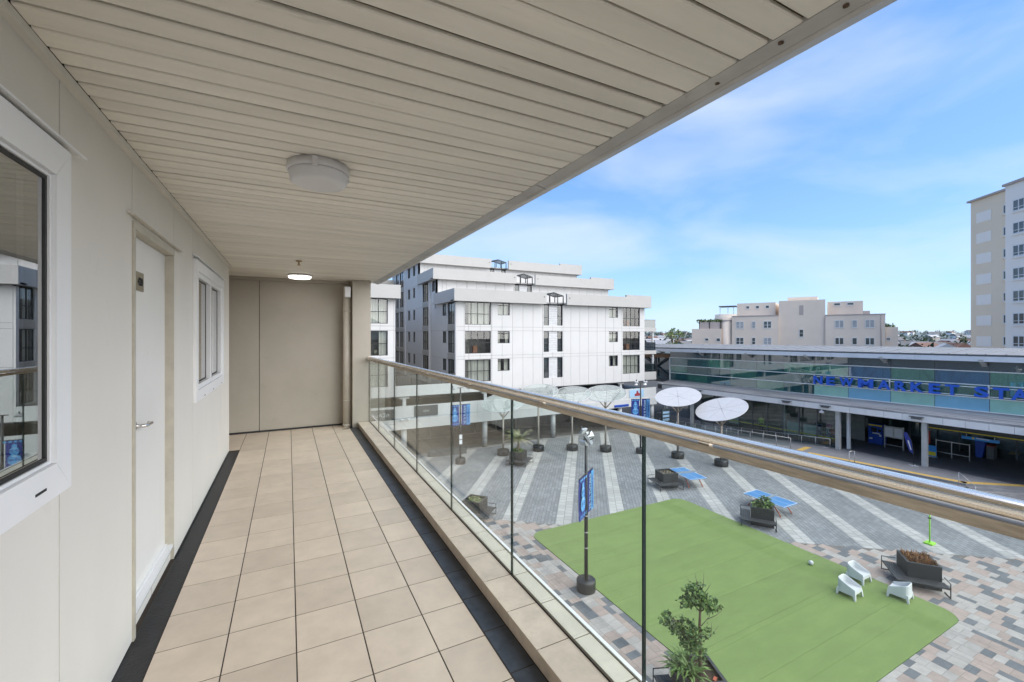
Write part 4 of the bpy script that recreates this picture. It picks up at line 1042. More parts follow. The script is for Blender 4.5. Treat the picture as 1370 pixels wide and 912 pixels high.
for s in (8.15, 9.75, 16.2): sb('frosted_panel', 'bright_panel', s, s + 1.35, .95, .97, 1.2, 2.5, sl=0)
sb('bulkhead_beam', 'podium_dark', -16, .8, 4.0, 4.2, 3.30, 4.38, sl=0); sb('yellow_strip', 'yellow_tape', -16, .8, 3.98, 3.999, 3.36, 3.44, sl=0)
sb('inner_glass', 'st_clear', -16, 5.8, 9.0, 9.02, ZC, 4.37, sl=0)
for s in (-14, -10.5, -7, -3.5, 0, 3.5): sb('inner_mullion', 'st_steel', s, s + .1, 8.95, 9.1, ZC, 4.37, sl=0)
t = thing('hanging_sign', 'bright blue wayfinding sign hanging in the station entrance', 'sign', SPt(-2.4, 3.9, 2.85)); sb('panel', 'sign_blue', -3.45, -1.3, 3.85, 3.95, 2.88, 3.12, sl=0, parent=t); sb('rod', 'rail_steel', -1.6, -1.57, 3.88, 3.91, 3.121, 3.31, sl=0, parent=t); sb('rod', 'rail_steel', -3.2, -3.17, 3.88, 3.91, 3.121, 3.31, sl=0, parent=t)
sb('print', 'poster_white', -2.9, -2.15, 3.84, 3.849, 3.02, 3.09, sl=0, parent=t); sb('print', 'yellow_tape', -2.05, -1.92, 3.84, 3.849, 2.97, 3.10, sl=0, parent=t)
# ------------------------------------------------------------------ concourse, ramp and steps
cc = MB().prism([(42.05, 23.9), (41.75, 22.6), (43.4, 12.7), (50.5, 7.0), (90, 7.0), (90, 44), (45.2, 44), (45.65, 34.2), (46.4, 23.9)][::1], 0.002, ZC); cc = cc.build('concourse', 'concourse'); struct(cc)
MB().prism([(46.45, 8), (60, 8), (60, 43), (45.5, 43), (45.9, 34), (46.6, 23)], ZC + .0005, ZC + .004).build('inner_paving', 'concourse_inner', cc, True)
rp_ = MB(); rp_.hexa([(41.6, 34.2, 0.001), (45.55, 34.2, 0.001), (46.4, 23.91, 0.001), (42.05, 23.91, 0.001), (41.6, 34.2, .012), (45.55, 34.2, .012), (46.4, 23.91, ZC), (42.05, 23.91, ZC)][::1]); struct(rp_.build('ramp', 'concourse'))
E = [(42.05, 23.9), (41.75, 22.6), (43.4, 12.7), (50.5, 7.0)]
def offs(a, b, d):
    v = Vector((b[0] - a[0], b[1] - a[1])).normalized(); n = Vector((v.y, -v.x)); return n * d
def strip(name, mt, a, b, d0, d1, z0, z1, parent):
    n0, n1 = offs(a, b, d0), offs(a, b, d1)
    return MB().prism([(a[0] + n0.x, a[1] + n0.y), (b[0] + n0.x, b[1] + n0.y), (b[0] + n1.x, b[1] + n1.y), (a[0] + n1.x, a[1] + n1.y)], z0, z1).build(name, mt, parent, True)
# inward is to the east: offs(+) for a->b going south gives west; use negative inward
for (a, b) in ((E[1], E[2]), (E[2], E[3])): strip('tactile_strip', 'tactile', a, b, -.62, -.14, ZC + .0005, ZC + .007, cc)
strip('tactile_strip', 'tactile', (42.2, 23.75), (44.2, 24.0), .0, .5, ZC + .0005, ZC + .006, cc)
MB().prism([(57.6, 14.1), (57.8, 13.5), (62.4, 14.2), (62.5, 14.9)], ZC + .0045, ZC + .009).build('tactile_strip', 'tactile', cc, True)
for k in range(4):
    for (a, b) in ((E[1], E[2]), (E[2], E[3])): strip('step', 'stone_kerb' if k % 2 else 'concourse', a, b, .32 * k + .003, .32 * (k + 1), .0015, ZC - .16 * (k + 1), cc)
def steel_rail(name, label, pts, posts, r=.022, group=None, cat='handrail', mids=0):
    t = thing(name, label, cat, posts[0][0], group=group)
    MB().tube(pts, r, 8).build('rail', 'rail_steel', t, True)
    for (a, b) in posts: MB().tube([a, b], r, 8).build('post', 'rail_steel', t, True)
    return t
steel_rail('handrail', 'steel handrail on the station steps beside the ramp', [(41.6, 19.17, ZC + .0), (41.6, 19.17, ZC + 1.0), (42.3, 19.1, ZC + 1.0), (42.3, 19.1, ZC)][1:3] + [(42.3, 19.1, ZC + .98)], [((42.3, 19.1, ZC), (42.3, 19.1, ZC + 1.0)), ((41.6, 19.17, .32), (41.6, 19.17, ZC + 1.0))])
steel_rail('handrail', 'steel handrail on the station steps by the bend in the yellow line', [(42.35, 11.9, ZC + .25), (42.35, 12.75, ZC + 1.0)], [((42.35, 12.75, .3), (42.35, 12.75, ZC + 1.0)), ((42.35, 11.9, 0.05), (42.35, 11.9, ZC + .25))])
# ramp balustrades
def balus(name, label, A, B_, za, zb, n, h):
    t = thing(name, label, 'railing', (A[0], A[1], za))
    P_ = [(A[0] + (B_[0] - A[0]) * i / n, A[1] + (B_[1] - A[1]) * i / n, za + (zb - za) * i / n) for i in range(n + 1)]
    for hh in (h, h * .12): MB().tube([(p[0], p[1], p[2] + hh) for p in (P_[0], P_[-1])], .024 if hh == h else .016, 8).build('rail', 'rail_steel', t, True)
    for p in P_: MB().tube([(p[0], p[1], p[2] - .05), (p[0], p[1], p[2] + h)], .024, 8).build('post', 'rail_steel', t, True)
    for i in range(n):
        a, b = Vector(P_[i]), Vector(P_[i + 1]); d = (b - a); a2, b2 = a + d * .06, b - d * .06
        q = MB(); q.face([(a2.x, a2.y, a2.z + h * .18), (b2.x, b2.y, b2.z + h * .18), (b2.x, b2.y, b2.z + h * .92), (a2.x, a2.y, a2.z + h * .92)]); q.build('pane', 'st_clear', t, True)
balus('ramp_railing', 'steel and glass railing along the outer side of the station ramp', (42.1, 24.2), (41.65, 40.0), ZC, 0., 12, 1.0)
balus('ramp_railing', 'steel and glass railing below the station windows along the ramp', SPt(6.6, -.25, 0)[:2], SPt(17.8, -.25, 0)[:2], .72, 0.0, 9, .95)
# ------------------------------------------------------------------ things in the entrance
t = thing('ticket_machine', 'blue ticket machine with yellow top band in the station entrance', 'machine', (51.8, 21.5, ZC))
q = MB().box(51.45, 52.3, 20.9, 22.05, ZC, ZC + 1.95); q.build('cabinet', 'machine_blue', t, True)
bx('top_band', 'yellow_tape', t, 51.435, 51.449, 20.92, 22.03, ZC + 1.74, ZC + 1.88); bx('screen', 'screen_dark', t, 51.43, 51.449, 21.35, 21.8, ZC + 1.15, ZC + 1.6); bx('screen', 'screen_dark', t, 51.43, 51.449, 21.0, 21.25, ZC + 1.2, ZC + 1.5)
bx('keypad', 'poster_white', t, 51.43, 51.449, 21.1, 21.7, ZC + .98, ZC + 1.1); bx('coin_slot', 'poster_white', t, 51.43, 51.449, 20.98, 21.15, ZC + .78, ZC + .98); bx('receipt_tray', 'poster_white', t, 51.41, 51.449, 21.7, 21.95, ZC + .42, ZC + .56)
t = thing('notice_board', 'grey double notice board on steel legs in the station entrance', 'notice board', (50.6, 19.8, ZC))
for yy in (20.35, 18.95): bx('leg', 'rail_steel', t, 50.55, 50.65, yy - .05, yy + .05, ZC, ZC + 2.15)
bx('back', 'st_column', t, 50.52, 50.60, 18.9, 20.4, ZC + 1.05, ZC + 2.1)
bx('sheet', 'poster_white', t, 50.505, 50.519, 19.72, 20.3, ZC + 1.15, ZC + 1.95); bx('sheet', 'poster_white', t, 50.505, 50.519, 19.0, 19.58, ZC + 1.15, ZC + 1.95); bx('cross_rail', 'rail_steel', t, 50.56, 50.64, 19.001, 20.299, ZC + .3, ZC + .36)
t = thing('notice_board', 'pair of pale notice sheets on posts beside the blue ticket machine', 'notice board', (52.5, 23.3, ZC))
for yy in (23.0, 24.3):
    bx('post', 'rail_steel', t, 52.5, 52.56, yy - .03, yy + .03, ZC, ZC + 2.3); bx('sheet', 'bright_panel', t, 52.44, 52.499, yy - .45, yy + .35, ZC + 1.3, ZC + 2.25)
def poster(name, label, x, y, w_, h, mats, ang=0):
    t = thing(name, label, 'poster', (x, y, ZC), ang)
    MB().box(-.25, .25, -w_ / 2, w_ / 2, 0, .04).build('foot', 'galv', t); MB().box(-.02, .02, -w_ / 2, w_ / 2, .041, h).build('panel', mats[0], t)
    MB().box(-.026, -.0205, -w_ / 2 + .03, w_ / 2 - .03, h * .72, h * .97).build('print', mats[1], t); MB().box(-.026, -.0205, -w_ / 2 + .03, w_ / 2 - .03, .12, h * .45).build('print', mats[2], t)
poster('poster_stand', 'white poster stand with pink and light blue print behind the station glass', 49.8, 24.7, .65, 1.55, ('poster_white', 'poster_pink', 'poster_cyan'))
poster('poster_stand', 'light blue poster stand beside the entrance column', 50.4, 16.9, .62, 1.0, ('sign_blue', 'sign_blue', 'yellow_tape'))
poster('poster_stand', 'dark blue and white poster stand behind the station glass', 50.3, 25.9, .45, 1.2, ('poster_white', 'machine_blue', 'machine_blue'))
t = thing('feather_flag', 'tall dark blue feather flag on a white cross foot outside the station', 'flag', (45.63, 16.43, ZC))
MB().tube([(0, 0, .03), (0, 0, 1.0), (.05, .15, 2.0), (.1, .45, 2.6), (.1, .62, 2.66)], [.02, .02, .016, .012, .01], 8).build('pole', 'black_paint', t)
q = MB(); q.extr([(0, .02, .95), (0, .28, 1.15), (.05, .5, 1.8), (.1, .7, 2.5), (.1, .6, 2.66), (.1, .42, 2.58), (.05, .17, 2.0)], (.006, 0, 0)); q.build('sail', 'banner_navy', t)
q = MB(); q.extr([(-.004, .12, 1.25), (-.004, .2, 1.3), (.045, .42, 2.0), (.046, .33, 2.0)], (-.003, 0, 0)); q.build('print', 'poster_white', t)
MB().box(-.3, .3, -.03, .03, 0, .03, None).box(-.03, .03, -.3, -.031, 0, .03).box(-.03, .03, .031, .3, 0, .03).build('foot', 'poster_white', t)
t = thing('fare_gate', 'blue fare gate wing inside the station entrance', 'gate', SPt(-1.5, 8, ZC)); p = lambda s, z: SPt(s, 7.6, z)
q = MB(); q.extr([p(-1.3, ZC), p(-1.7, ZC), p(-1.9, 2.3), p(-1.25, 2.3)], (.5, 0, 0)); q.build('wing', 'machine_blue', t, True); sb('cabinet', 'st_steel', -2.4, -1.95, 7.6, 8.6, ZC, 1.9, sl=0, parent=t); sb('cabinet_top', 'red_paint', -2.4, -1.95, 7.6, 8.6, 1.901, 1.96, sl=0, parent=t)
t = thing('barrier_rail', 'long steel barrier rail inside the station entrance', 'railing', SPt(.6, 5, ZC))
for z in (1.2, 2.2): sb('rail', 'rail_steel', -1.5, .6, 5, 5.06, z - .03, z + .03, sl=0, parent=t)
for s in (-1.5, -.4, .6): sb('post', 'rail_steel', s - .03, s + .03, 5.061, 5.12, ZC, 2.25, sl=0, parent=t)
t = thing('fire_cabinet', 'red fire cabinet on the wall past the entrance column', 'cabinet', SPt(.7, 3.4, 2.2)); sb('box', 'red_paint', .55, .9, 3.2, 3.5, 2.1, 3.2, sl=0, parent=t); sb('post', 'st_steel', .68, .78, 3.3, 3.4, ZC, 2.09, sl=0, parent=t)
t = thing('dome_lamp', 'white dome lamp under the station fascia', 'lamp', SPt(7.3, -.1, 4.1)); c_ = SPt(7.3, -.25, 0); MB().lathe(c_[0], c_[1], [(.22, 4.05), (.18, 4.2), (.05, 4.3), (.03, 4.37)], 14).build('shade', 'lamp_white', t, True)

# ================================================================== PEOPLE
def person(label, loc, rotz, top, legs, hair='hair', armfwd=.0, name='person'):
    J = [(0, 0, .95), (0, 0, 1.15), (0, 0, 1.38), (0, .01, 1.50), (0, .0, 1.60), (0, .0, 1.73), (.18, 0, 1.40), (.24, .02 - .1 * armfwd, 1.14), (.25, -.05 - .3 * armfwd, .92), (.25, -.09 - .34 * armfwd, .82), (-.18, 0, 1.40), (-.24, .02, 1.14), (-.25, -.05, .92), (-.25, -.09, .82),
         (.10, 0, .88), (.11, -.02, .50), (.12, .02, .09), (.13, -.15, .035), (-.10, 0, .88), (-.11, .0, .50), (-.12, .04, .09), (-.13, -.13, .035)]
    rad = [.15, .13, .16, .06, .095, .085, .075, .052, .042, .035, .075, .052, .042, .035, .10, .07, .05, .04, .10, .07, .05, .04]
    Ed = [(0, 1), (1, 2), (2, 3), (3, 4), (4, 5), (2, 6), (6, 7), (7, 8), (8, 9), (2, 10), (10, 11), (11, 12), (12, 13), (0, 14), (14, 15), (15, 16), (16, 17), (0, 18), (18, 19), (19, 20), (20, 21)]
    me = bpy.data.meshes.new('body'); me.from_pydata(J, Ed, []); o = bpy.data.objects.new('body_tmp', me); COL.objects.link(o)
    md = o.modifiers.new('skin', 'SKIN'); 
    sv = me.skin_vertices
    if not sv: return None
    for i, r in enumerate(rad): sv[0].data[i].radius = (r, r * (.72 if i in (0, 1, 2) else 1)); sv[0].data[i].use_root = (i == 0)
    o.modifiers.new('sub', 'SUBSURF').levels = 2; o.modifiers['sub'].render_levels = 2
    dg = bpy.context.evaluated_depsgraph_get(); m2 = bpy.data.meshes.new_from_object(o.evaluated_get(dg)); bpy.data.objects.remove(o)
    for mt in (top, legs, 'skin', hair): m2.materials.append(M[mt])
    for p in m2.polygons:
        c = p.center; k = 0
        if c.z < .93 and abs(c.x) < .22: k = 1
        if c.z > 1.47: k = 2
        if c.z > 1.66 or (c.z > 1.56 and c.y > .03): k = 3
        if c.z < .86 and abs(c.x) > .2: k = 2
        p.material_index = k; p.use_smooth = True
    t = thing(name, label, 'person', loc, rotz); link('body', m2, t)
    return t
def ensure_skin(): pass
person('person in a yellow hi-vis vest and dark trousers behind the station glass', (46.85, 30.1, ZC), R(-70), 'hivis', 'navy_cloth', armfwd=.6)
person('person in a dark red jacket and grey trousers behind the station glass', (47.5, 23.35, ZC), R(-60), 'red_cloth', 'grey_cloth', armfwd=.2)

# ================================================================== STREET FURNITURE
# ------------------------------------------------------------------ disc shelters
def shelter(x, y, zc_, D, nx, ny, dm, label):
    t = thing('disc_shelter', label, 'shelter', (x, y, 0), group='disc shelters round the plaza')
    MB().lathe(0, 0, [(.56, .006), (.58, .03), (.58, .50), (.55, .54), (.2, .545)], 32).build('base_drum', 'black_paint', t)
    zt = zc_ - 1.15
    MB().lathe(0, 0, [(.10, .545), (.085, zt)], 14).build('pole', 'pole_brown', t)
    n = Vector((nx, ny, 1)).normalized(); ex = Vector((1, 0, 0)); ex = (ex - n * ex.dot(n)).normalized(); ey = n.cross(ex)
    C_ = Vector((0, 0, zc_))
    for k in range(4):
        a = R(45 + 90 * k); tip = C_ + (ex * math.cos(a) + ey * math.sin(a)) * D * .30 - n * .05
        MB().tube([(0, 0, zt - .35), tuple(Vector((0, 0, zt - .35)).lerp(tip, .5) + Vector((0, 0, -.03))), tuple(tip)], [.055, .045, .035], 8).build('arm', 'pole_brown', t)
    seg = 48; q = MB()
    for k in range(8):
        q = MB(); P_ = [C_ + (ex * math.cos(R(22.5 + 45 * k)) + ey * math.sin(R(22.5 + 45 * k))) * .03]
        for j in range(7):
            a = R(45 * k + .12 + (44.76) * j / 6); P_.append(C_ + (ex * math.cos(a) + ey * math.sin(a)) * D / 2)
        q.extr([tuple(p) for p in P_], tuple(n * .035)); q.build('canopy_panel', dm, t)
    q = MB(); ring = [C_ + (ex * math.cos(2 * math.pi * j / 48) + ey * math.sin(2 * math.pi * j / 48)) * (D / 2 + .012) + n * .017 for j in range(49)]
    q.tube([tuple(p) for p in ring], .026, 6, caps=False); q.build('rim', 'disc_sheen_rim', t)
    for f in (.33, .62):
        q = MB(); ring = [C_ + (ex * math.cos(2 * math.pi * j / 32) + ey * math.sin(2 * math.pi * j / 32)) * (D / 2 * f) - n * .03 for j in range(33)]
        q.tube([tuple(p) for p in ring], .022, 6, caps=False); q.build('support_ring', 'pole_brown', t)
shelter(18.34, 37.35, 5.05, 4.2, -.22, -.20, 'disc_clear', 'clear disc shelter standing next to the potted palm')
shelter(22.13, 37.1, 5.85, 3.9, -.22, -.20, 'disc_clear', 'clear disc shelter between the palm planter and the arcade columns')
shelter(25.26, 35.75, 5.6, 3.8, -.22, -.20, 'disc_clear', 'clear disc shelter in front of the middle arcade column')
shelter(27.93, 33.85, 5.75, 4.0, -.22, -.20, 'disc_clear', 'clear disc shelter nearest the bannered lamp post by the arcade end')
shelter(32.49, 28.95, 5.75, 4.05, -.32, -.14, 'disc_sheen_rim', 'disc shelter painted with a white sky reflection beside the far table tennis table')
shelter(33.95, 25.45, 5.0, 4.25, -.41, -.02, 'disc_sheen_rim', 'disc shelter with tilted rim and painted white sky reflection in front of the station ramp')
# ------------------------------------------------------------------ lamp posts with banners
def spiral(q, cx, cz, r, turns, w_, y, mt=None, n=26, fl=1):
    pts = [(cx + fl * (r * (1 - i / n * .88)) * math.cos(turns * 2 * math.pi * i / n), cz + (r * (1 - i / n * .88)) * math.sin(turns * 2 * math.pi * i / n)) for i in range(n + 1)]
    for i in range(n):
        (a, b), (c, d) = pts[i], pts[i + 1]; v = Vector((c - a, d - b)); v = Vector((-v.y, v.x)).normalized() * w_ / 2
        q.face([(a - v.x, y, b - v.y), (c - v.x, y, d - v.y), (c + v.x, y, d + v.y), (a + v.x, y, b + v.y)], mt)
def ell(q, cx, cz, rx, rz, y, mt, n=20): q.face([(cx + rx * math.cos(2 * math.pi * i / n), y, cz + rz * math.sin(2 * math.pi * i / n)) for i in range(n)], mt)
def lamppost(x, y, ang, h, label, flood, notices=False, sticker=False, drum=.43):
    t = thing('lamp_post', label, 'lamp post', (x, y, 0), ang, group='bannered lamp posts on the plaza')
    MB().lathe(0, 0, [(drum - .01, .006), (drum, .03), (drum, .46), (drum - .02, .49), (.1, .495)], 32).build('base_drum', 'black_paint', t)
    MB().lathe(0, 0, [(.085, .495), (.085, h * .55), (.07, h * .56), (.065, h)], 14).build('pole', 'black_paint', t)
    for z in (1.9, 2.6, 3.35): MB().cyl(0, 0, z, z + .04, .09, 12).build('collar', 'galv', t)
    zt, zb = 5.28, 3.42; wb = .80
    for sd_ in (-1, 1):
        for z in (zt,): MB().tube([(sd_ * .06, 0, z), (sd_ * (wb + .16), 0, z)], .022, 8).build('banner_arm', 'black_paint', t)
        a, b = sorted((sd_ * .14, sd_ * (.14 + wb)))
        # cloth with a slight billow, 12 mm thick
        q = MB(); n = 8
        for i in range(n):
            for j in range(6):
                def pt(u, v, o): return (a + (b - a) * u, o + .035 * math.sin(math.pi * v) * math.sin(2.2 * u + 1), zt - .01 - (zt - zb) * v)
                u0, u1, v0, v1 = i / n, (i + 1) / n, j / 6, (j + 1) / 6
                q.face([pt(u0, v0, -.006), pt(u0, v1, -.006), pt(u1, v1, -.006), pt(u1, v0, -.006)]); q.face([pt(u0, v0, .006), pt(u1, v0, .006), pt(u1, v1, .006), pt(u0, v1, .006)])
        bn = q.build('banner', 'banner_navy', t)
        for (yy, fl) in ((-.05, 1), (.05, -1)):
            q = MB(); cx = (a + b) / 2
            if sd_ < 0:    # carved-figure motif: stacked ovals with scroll borders
                for (cz, rx, rz) in ((4.10, .30, .33), (4.62, .22, .24), (4.92, .12, .13)): ell(q, cx, cz, rx, rz, yy, 'banner_sky')
                for (dx_, cz, r) in ((-.12, 4.62, .085), (.12, 4.62, .085), (-.15, 4.08, .11), (.15, 4.08, .11)): spiral(q, cx + dx_, cz, r, 1.7, .028, yy * 1.03, 'banner_navy')
                ell(q, cx, 4.32, .10, .05, yy * 1.03, 'banner_pale'); ell(q, cx, 4.80, .08, .03, yy * 1.03, 'banner_pale')
                for k in range(4): spiral(q, a + .13 + k * .22, 3.57, .095, 1.5, .03, yy, 'banner_sky'); ell(q, a + .12 + k * .23, 5.19, .085, .06, yy, 'banner_sky', 12)
            else:
                c2 = b - .36
                q.face([(c2, yy, zb + .02), (b - .01, yy, zb + .02), (b - .01, yy, zt - .04), (c2, yy, zt - .04)], 'banner_sky')
            q.build('print', None, bn)
        if sd_ > 0:
            for (txt, xx, mt, sz) in (('TE TI TUTAHI', a + .36, 'banner_pale', .27), ('NEWMARKET', b - .10, 'banner_navy', .25)):
                me = text_mesh(txt, sz, .001, .006); me.materials.append(M[mt]); me.transform(Matrix.Translation((xx, -.056, zb + .1)) @ Matrix.Rotation(R(90), 4, 'Z').to_4x4() if False else Matrix.Translation((xx, -.056, zb + .1)) @ Matrix(((0, -1, 0, 0), (0, 0, -1, 0), (1, 0, 0, 0), (0, 0, 0, 1)))); link('lettering', me, bn)
    # flood lights
    MB().box(-.28, .28, -.025, .025, h - .03, h + .02).build('crossbar', 'black_paint', t)
    for (fx, fy, fz, az, tilt) in flood:
        q = MB(); q.box(-.17, .17, -.13, .13, -.05, .05, 'lamp_head'); q.box(-.14, .14, -.10, .10, -.056, -.0505, 'poster_white'); q.box(-.03, .03, .06, .10, .05, .22, 'black_paint')
        mt_ = Matrix.Translation((fx, fy, fz)) @ Matrix.Rotation(az, 4, 'Z') @ Matrix.Rotation(tilt, 4, 'X'); q.v = [tuple(mt_ @ Vector(p)) for p in q.v]; q.build('floodlight', None, t)
    if notices:
        for z in (1.75, 2.2): MB().box(-.14, .14, -.105, -.088, z, z + .38).build('notice', 'poster_white', t)
    if sticker: MB().box(.05, .10, -.02, .03, 2.2, 2.75).build('sticker', 'yellow_tape', t)
FLD = [(-.18, -.12, 6.95, .4, .9), (.2, -.1, 7.02, -.6, .8), (-.02, .12, 7.2, 2.8, 1.0), (.1, -.15, 6.72, 0., 1.1), (-.22, .05, 6.72, 1.2, .9)]
lamppost(12.0, 15.9, R(34.3), 7.0, 'tall black lamp post with blue banners at the edge of the lawn', FLD, sticker=True)
lamppost(13.71, 36.65, R(1), 6.8, 'black lamp post with blue banners and white notices before the arcade', [(-.75, -.05, 6.75, 0, .5), (.75, -.05, 6.75, 0, .5)], notices=True, drum=.46)
lamppost(30.53, 31.75, R(-21), 6.9, 'black lamp post with blue banners near the arcade end and the picture sign', [(-.45, -.1, 6.95, .2, .5), (.45, -.1, 6.95, -.2, .5), (-.45, .1, 6.75, .2, 1.2), (.45, .1, 6.75, .2, 1.2)], drum=.45)
# ------------------------------------------------------------------ planters with benches
def blades(n, cx, cy, z, rx, ry, h0, h1, wd, lean, seed, droop=.3):
    rd = random.Random(seed); q = MB()
    for i in range(n):
        x, y_ = cx + rd.uniform(-rx, rx), cy + rd.uniform(-ry, ry); a = rd.uniform(0, 6.283); h = rd.uniform(h0, h1); l = lean * rd.uniform(.3, 1.2)
        d = Vector((math.cos(a), math.sin(a), 0)); s_ = Vector((-d.y, d.x, 0)) * wd * rd.uniform(.6, 1.2); p0 = Vector((x, y_, z)); p1 = p0 + d * l * .45 + Vector((0, 0, h * .65)); p2 = p0 + d * l + Vector((0, 0, h * (1 - droop * rd.random())))
        q.face([tuple(p0 - s_), tuple(p0 + s_), tuple(p1 + s_), tuple(p1 - s_)]); q.face([tuple(p1 - s_), tuple(p1 + s_), tuple(p2)])
    return q
def leaves(pts, n, size, seed, mat_mix=('leaf_dark', 'leaf_mid')):
    """cloud of small folded leaves round ellipsoid clumps: pts = (x,y,z,rx,ry,rz)"""
    rd = random.Random(seed); q = MB(); tot = sum(p[3] * p[4] * p[5] for p in pts) ** 1
    for (x, y, z, rx, ry, rz) in pts:
        for i in range(max(6, int(n * (rx * ry * rz) / tot))):
            while True:
                u = Vector((rd.uniform(-1, 1), rd.uniform(-1, 1), rd.uniform(-1, 1)))
                if .15 < u.length < 1: break
            u = u * (u.length ** -.35)
            c = Vector((x + u.x * rx, y + u.y * ry, z + u.z * rz)); d = Vector((rd.uniform(-1, 1), rd.uniform(-1, 1), rd.uniform(-.9, .35))).normalized(); s_ = d.cross(Vector((rd.uniform(-1, 1), rd.uniform(-1, 1), rd.uniform(-1, 1)))).normalized()
            L = size * rd.uniform(.6, 1.3); W = L * .3; nrm = d.cross(s_) * W * .35; mt = mat_mix[0] if rd.random() < .6 else mat_mix[1]
            q.face([tuple(c), tuple(c + d * L * .5 + s_ * W + nrm), tuple(c + d * L)], mt); q.face([tuple(c), tuple(c + d * L), tuple(c + d * L * .5 - s_ * W + nrm)], mt)
    return q
def planter(x, y, rot, label, plant, H=1.08):
    t = thing('planter_bench', label, 'planter', (x, y, 0), R(rot), group='square planters with corner benches')
    S = 1.22; w_ = .07
    for (a, b, c, d) in ((0, S, 0, w_), (0, S, S - w_, S), (0, w_, w_ + .0005, S - w_ - .0005), (S - w_, S, w_ + .0005, S - w_ - .0005)): MB().box(a, b, c, d, .006, H).build('side', 'planter_char', t)
    MB().box(w_ + .001, S - w_ - .001, w_ + .001, S - w_ - .001, .1, H - .12).build('soil', 'soil', t)
    q = MB()      # coping
    for (a, b, c, d) in ((-.01, S + .01, -.01, w_ + .02), (-.01, S + .01, S - w_ - .02, S + .01), (-.01, w_ + .02, w_ + .021, S - w_ - .021), (S - w_ - .02, S + .01, w_ + .021, S - w_ - .021)): q.box(a, b, c, d, H + .001, H + .016)
    q.build('coping', 'slat_char', t)
    n = 5; D = .52
    for i in range(n):
        d0 = -.04 - (D / n) * (i + 1) + .012; d1 = -.04 - (D / n) * i
        MB().box(d0, d1, d0 + .001, S + .06, .42, .45).build('slat', 'slat_char', t)     # west run
        MB().box(d1 + .001, S + .06, d0, d1, .42, .4499).build('slat', 'slat_char', t)     # south run
    r = .022
    def bar(pts): MB().tube(pts, r, 6).build('bench_frame', 'black_paint', t)
    o = -.04 - D
    bar([(-.06, S + .07, .03), (o, S + .07, .03), (o, S + .07, .66), (-.02, S + .07, .66)]); bar([(S + .07, -.06, .03), (S + .07, o, .03), (S + .07, o, .66), (S + .07, -.02, .66)])
    bar([(o + .04, o + .04, .008), (o + .04, o + .04, .415)]); bar([(o + .03, -.04, .40), (o + .03, S + .07, .40)]); bar([(-.04, o + .03, .40), (S + .07, o + .03, .40)])
    return t
def in_planter(name, label, cat, x, y, rot, bld):
    t = thing(name, label, cat, (x, y, .96), R(rot)); bld(t); return t
planter(25.38, 9.36, -51, 'charcoal planter bench of russet grass beside the white chairs', None)
in_planter('ornamental_grass', 'russet tufted grass in the planter beside the white chairs', 'grass', 25.38, 9.36, -51, lambda t: blades(520, .61, .61, 0, .5, .5, .2, .42, .012, .2, 3).build('blades', 'leaf_red', t))
planter(24.99, 23.62, -16.5, 'charcoal planter bench of bare soil beside the far table tennis table', None)
in_planter('ornamental_grass', 'sparse straw coloured stubble in the bare planter', 'grass', 24.99, 23.62, -16.5, lambda t: blades(60, .61, .61, 0, .45, .45, .05, .14, .012, .1, 4).build('blades', 'leaf_cream', t))
planter(25.03, 16.73, -55, 'charcoal planter bench of leafy shrubs in front of the near table tennis table', None)
in_planter('leafy_shrub', 'green leafy shrub in the planter by the near table tennis table', 'shrub', 25.03, 16.73, -55, lambda t: leaves([(.75, .5, .35, .4, .35, .38), (.45, .45, .15, .4, .4, .22), (.95, .75, .25, .25, .25, .3)], 520, .17, 6, ('leaf_mid', 'leaf_dark')).build('foliage', None, t))
planter(10.55, 24.81, 42, 'charcoal planter bench of low pale shoots close under the balcony', None)
in_planter('low_shoots', 'low pale green shoots in the planter under the balcony', 'plant', 10.55, 24.81, 42, lambda t: leaves([(.6, .6, .08, .45, .42, .12)], 300, .16, 8, ('leaf_pale', 'leaf_mid')).build('foliage', None, t))
planter(10.64, 9.05, -22, 'charcoal planter bench carrying the small tree beside the lawn', None)
planter(18.3, 33.5, 40, 'charcoal planter bench carrying the potted palm', None)
# palm
def palm(t):
    MB().lathe(0, 0, [(.10, 0), (.12, .3), (.085, .9), (.10, 1.25)], 10).build('trunk', 'bark', t)
    rd = random.Random(9); q = MB(); q2 = MB()
    for k in range(40):
        a = rd.uniform(0, 6.283); up = rd.uniform(-.1, 1.3); L = rd.uniform(.9, 1.45); d = Vector((math.cos(a), math.sin(a), 0)); s_ = Vector((-d.y, d.x, 0)); prev = Vector((0, 0, 1.2)); tq = q2 if (up < .35 and k % 2) else q
        for i in range(1, 15):
            f = i / 14; p = Vector((0, 0, 1.2)) + d * L * f * math.cos(up * (1 - .5 * f)) + Vector((0, 0, L * f * math.sin(up) - .45 * f * f)); dr = (p - prev).normalized()
            for sd_ in (-1, 1):
                e = s_ * sd_ * .30 * (1.05 - abs(f - .4)) + dr * .16 + Vector((0, 0, -.07 - .08 * rd.random())); tq.face([tuple(p - dr * .022), tuple(p + dr * .022), tuple(p + e)])
            tq.face([tuple(prev - s_ * .012), tuple(prev + s_ * .012), tuple(p + s_ * .01), tuple(p - s_ * .01)]); prev = p
    q.build('fronds', 'leaf_pale', t); q2.build('dry_fronds', 'leaf_cream', t)
    leaves([(.1, .1, .12, .5, .5, .25)], 420, .2, 10, ('leaf_mid', 'leaf_dark')).build('underplanting', None, t)
in_planter('potted_palm', 'pale feathery palm with drying fronds in the planter by the arcade', 'palm', 18.3 + .1, 33.5 + .86, 40, palm)
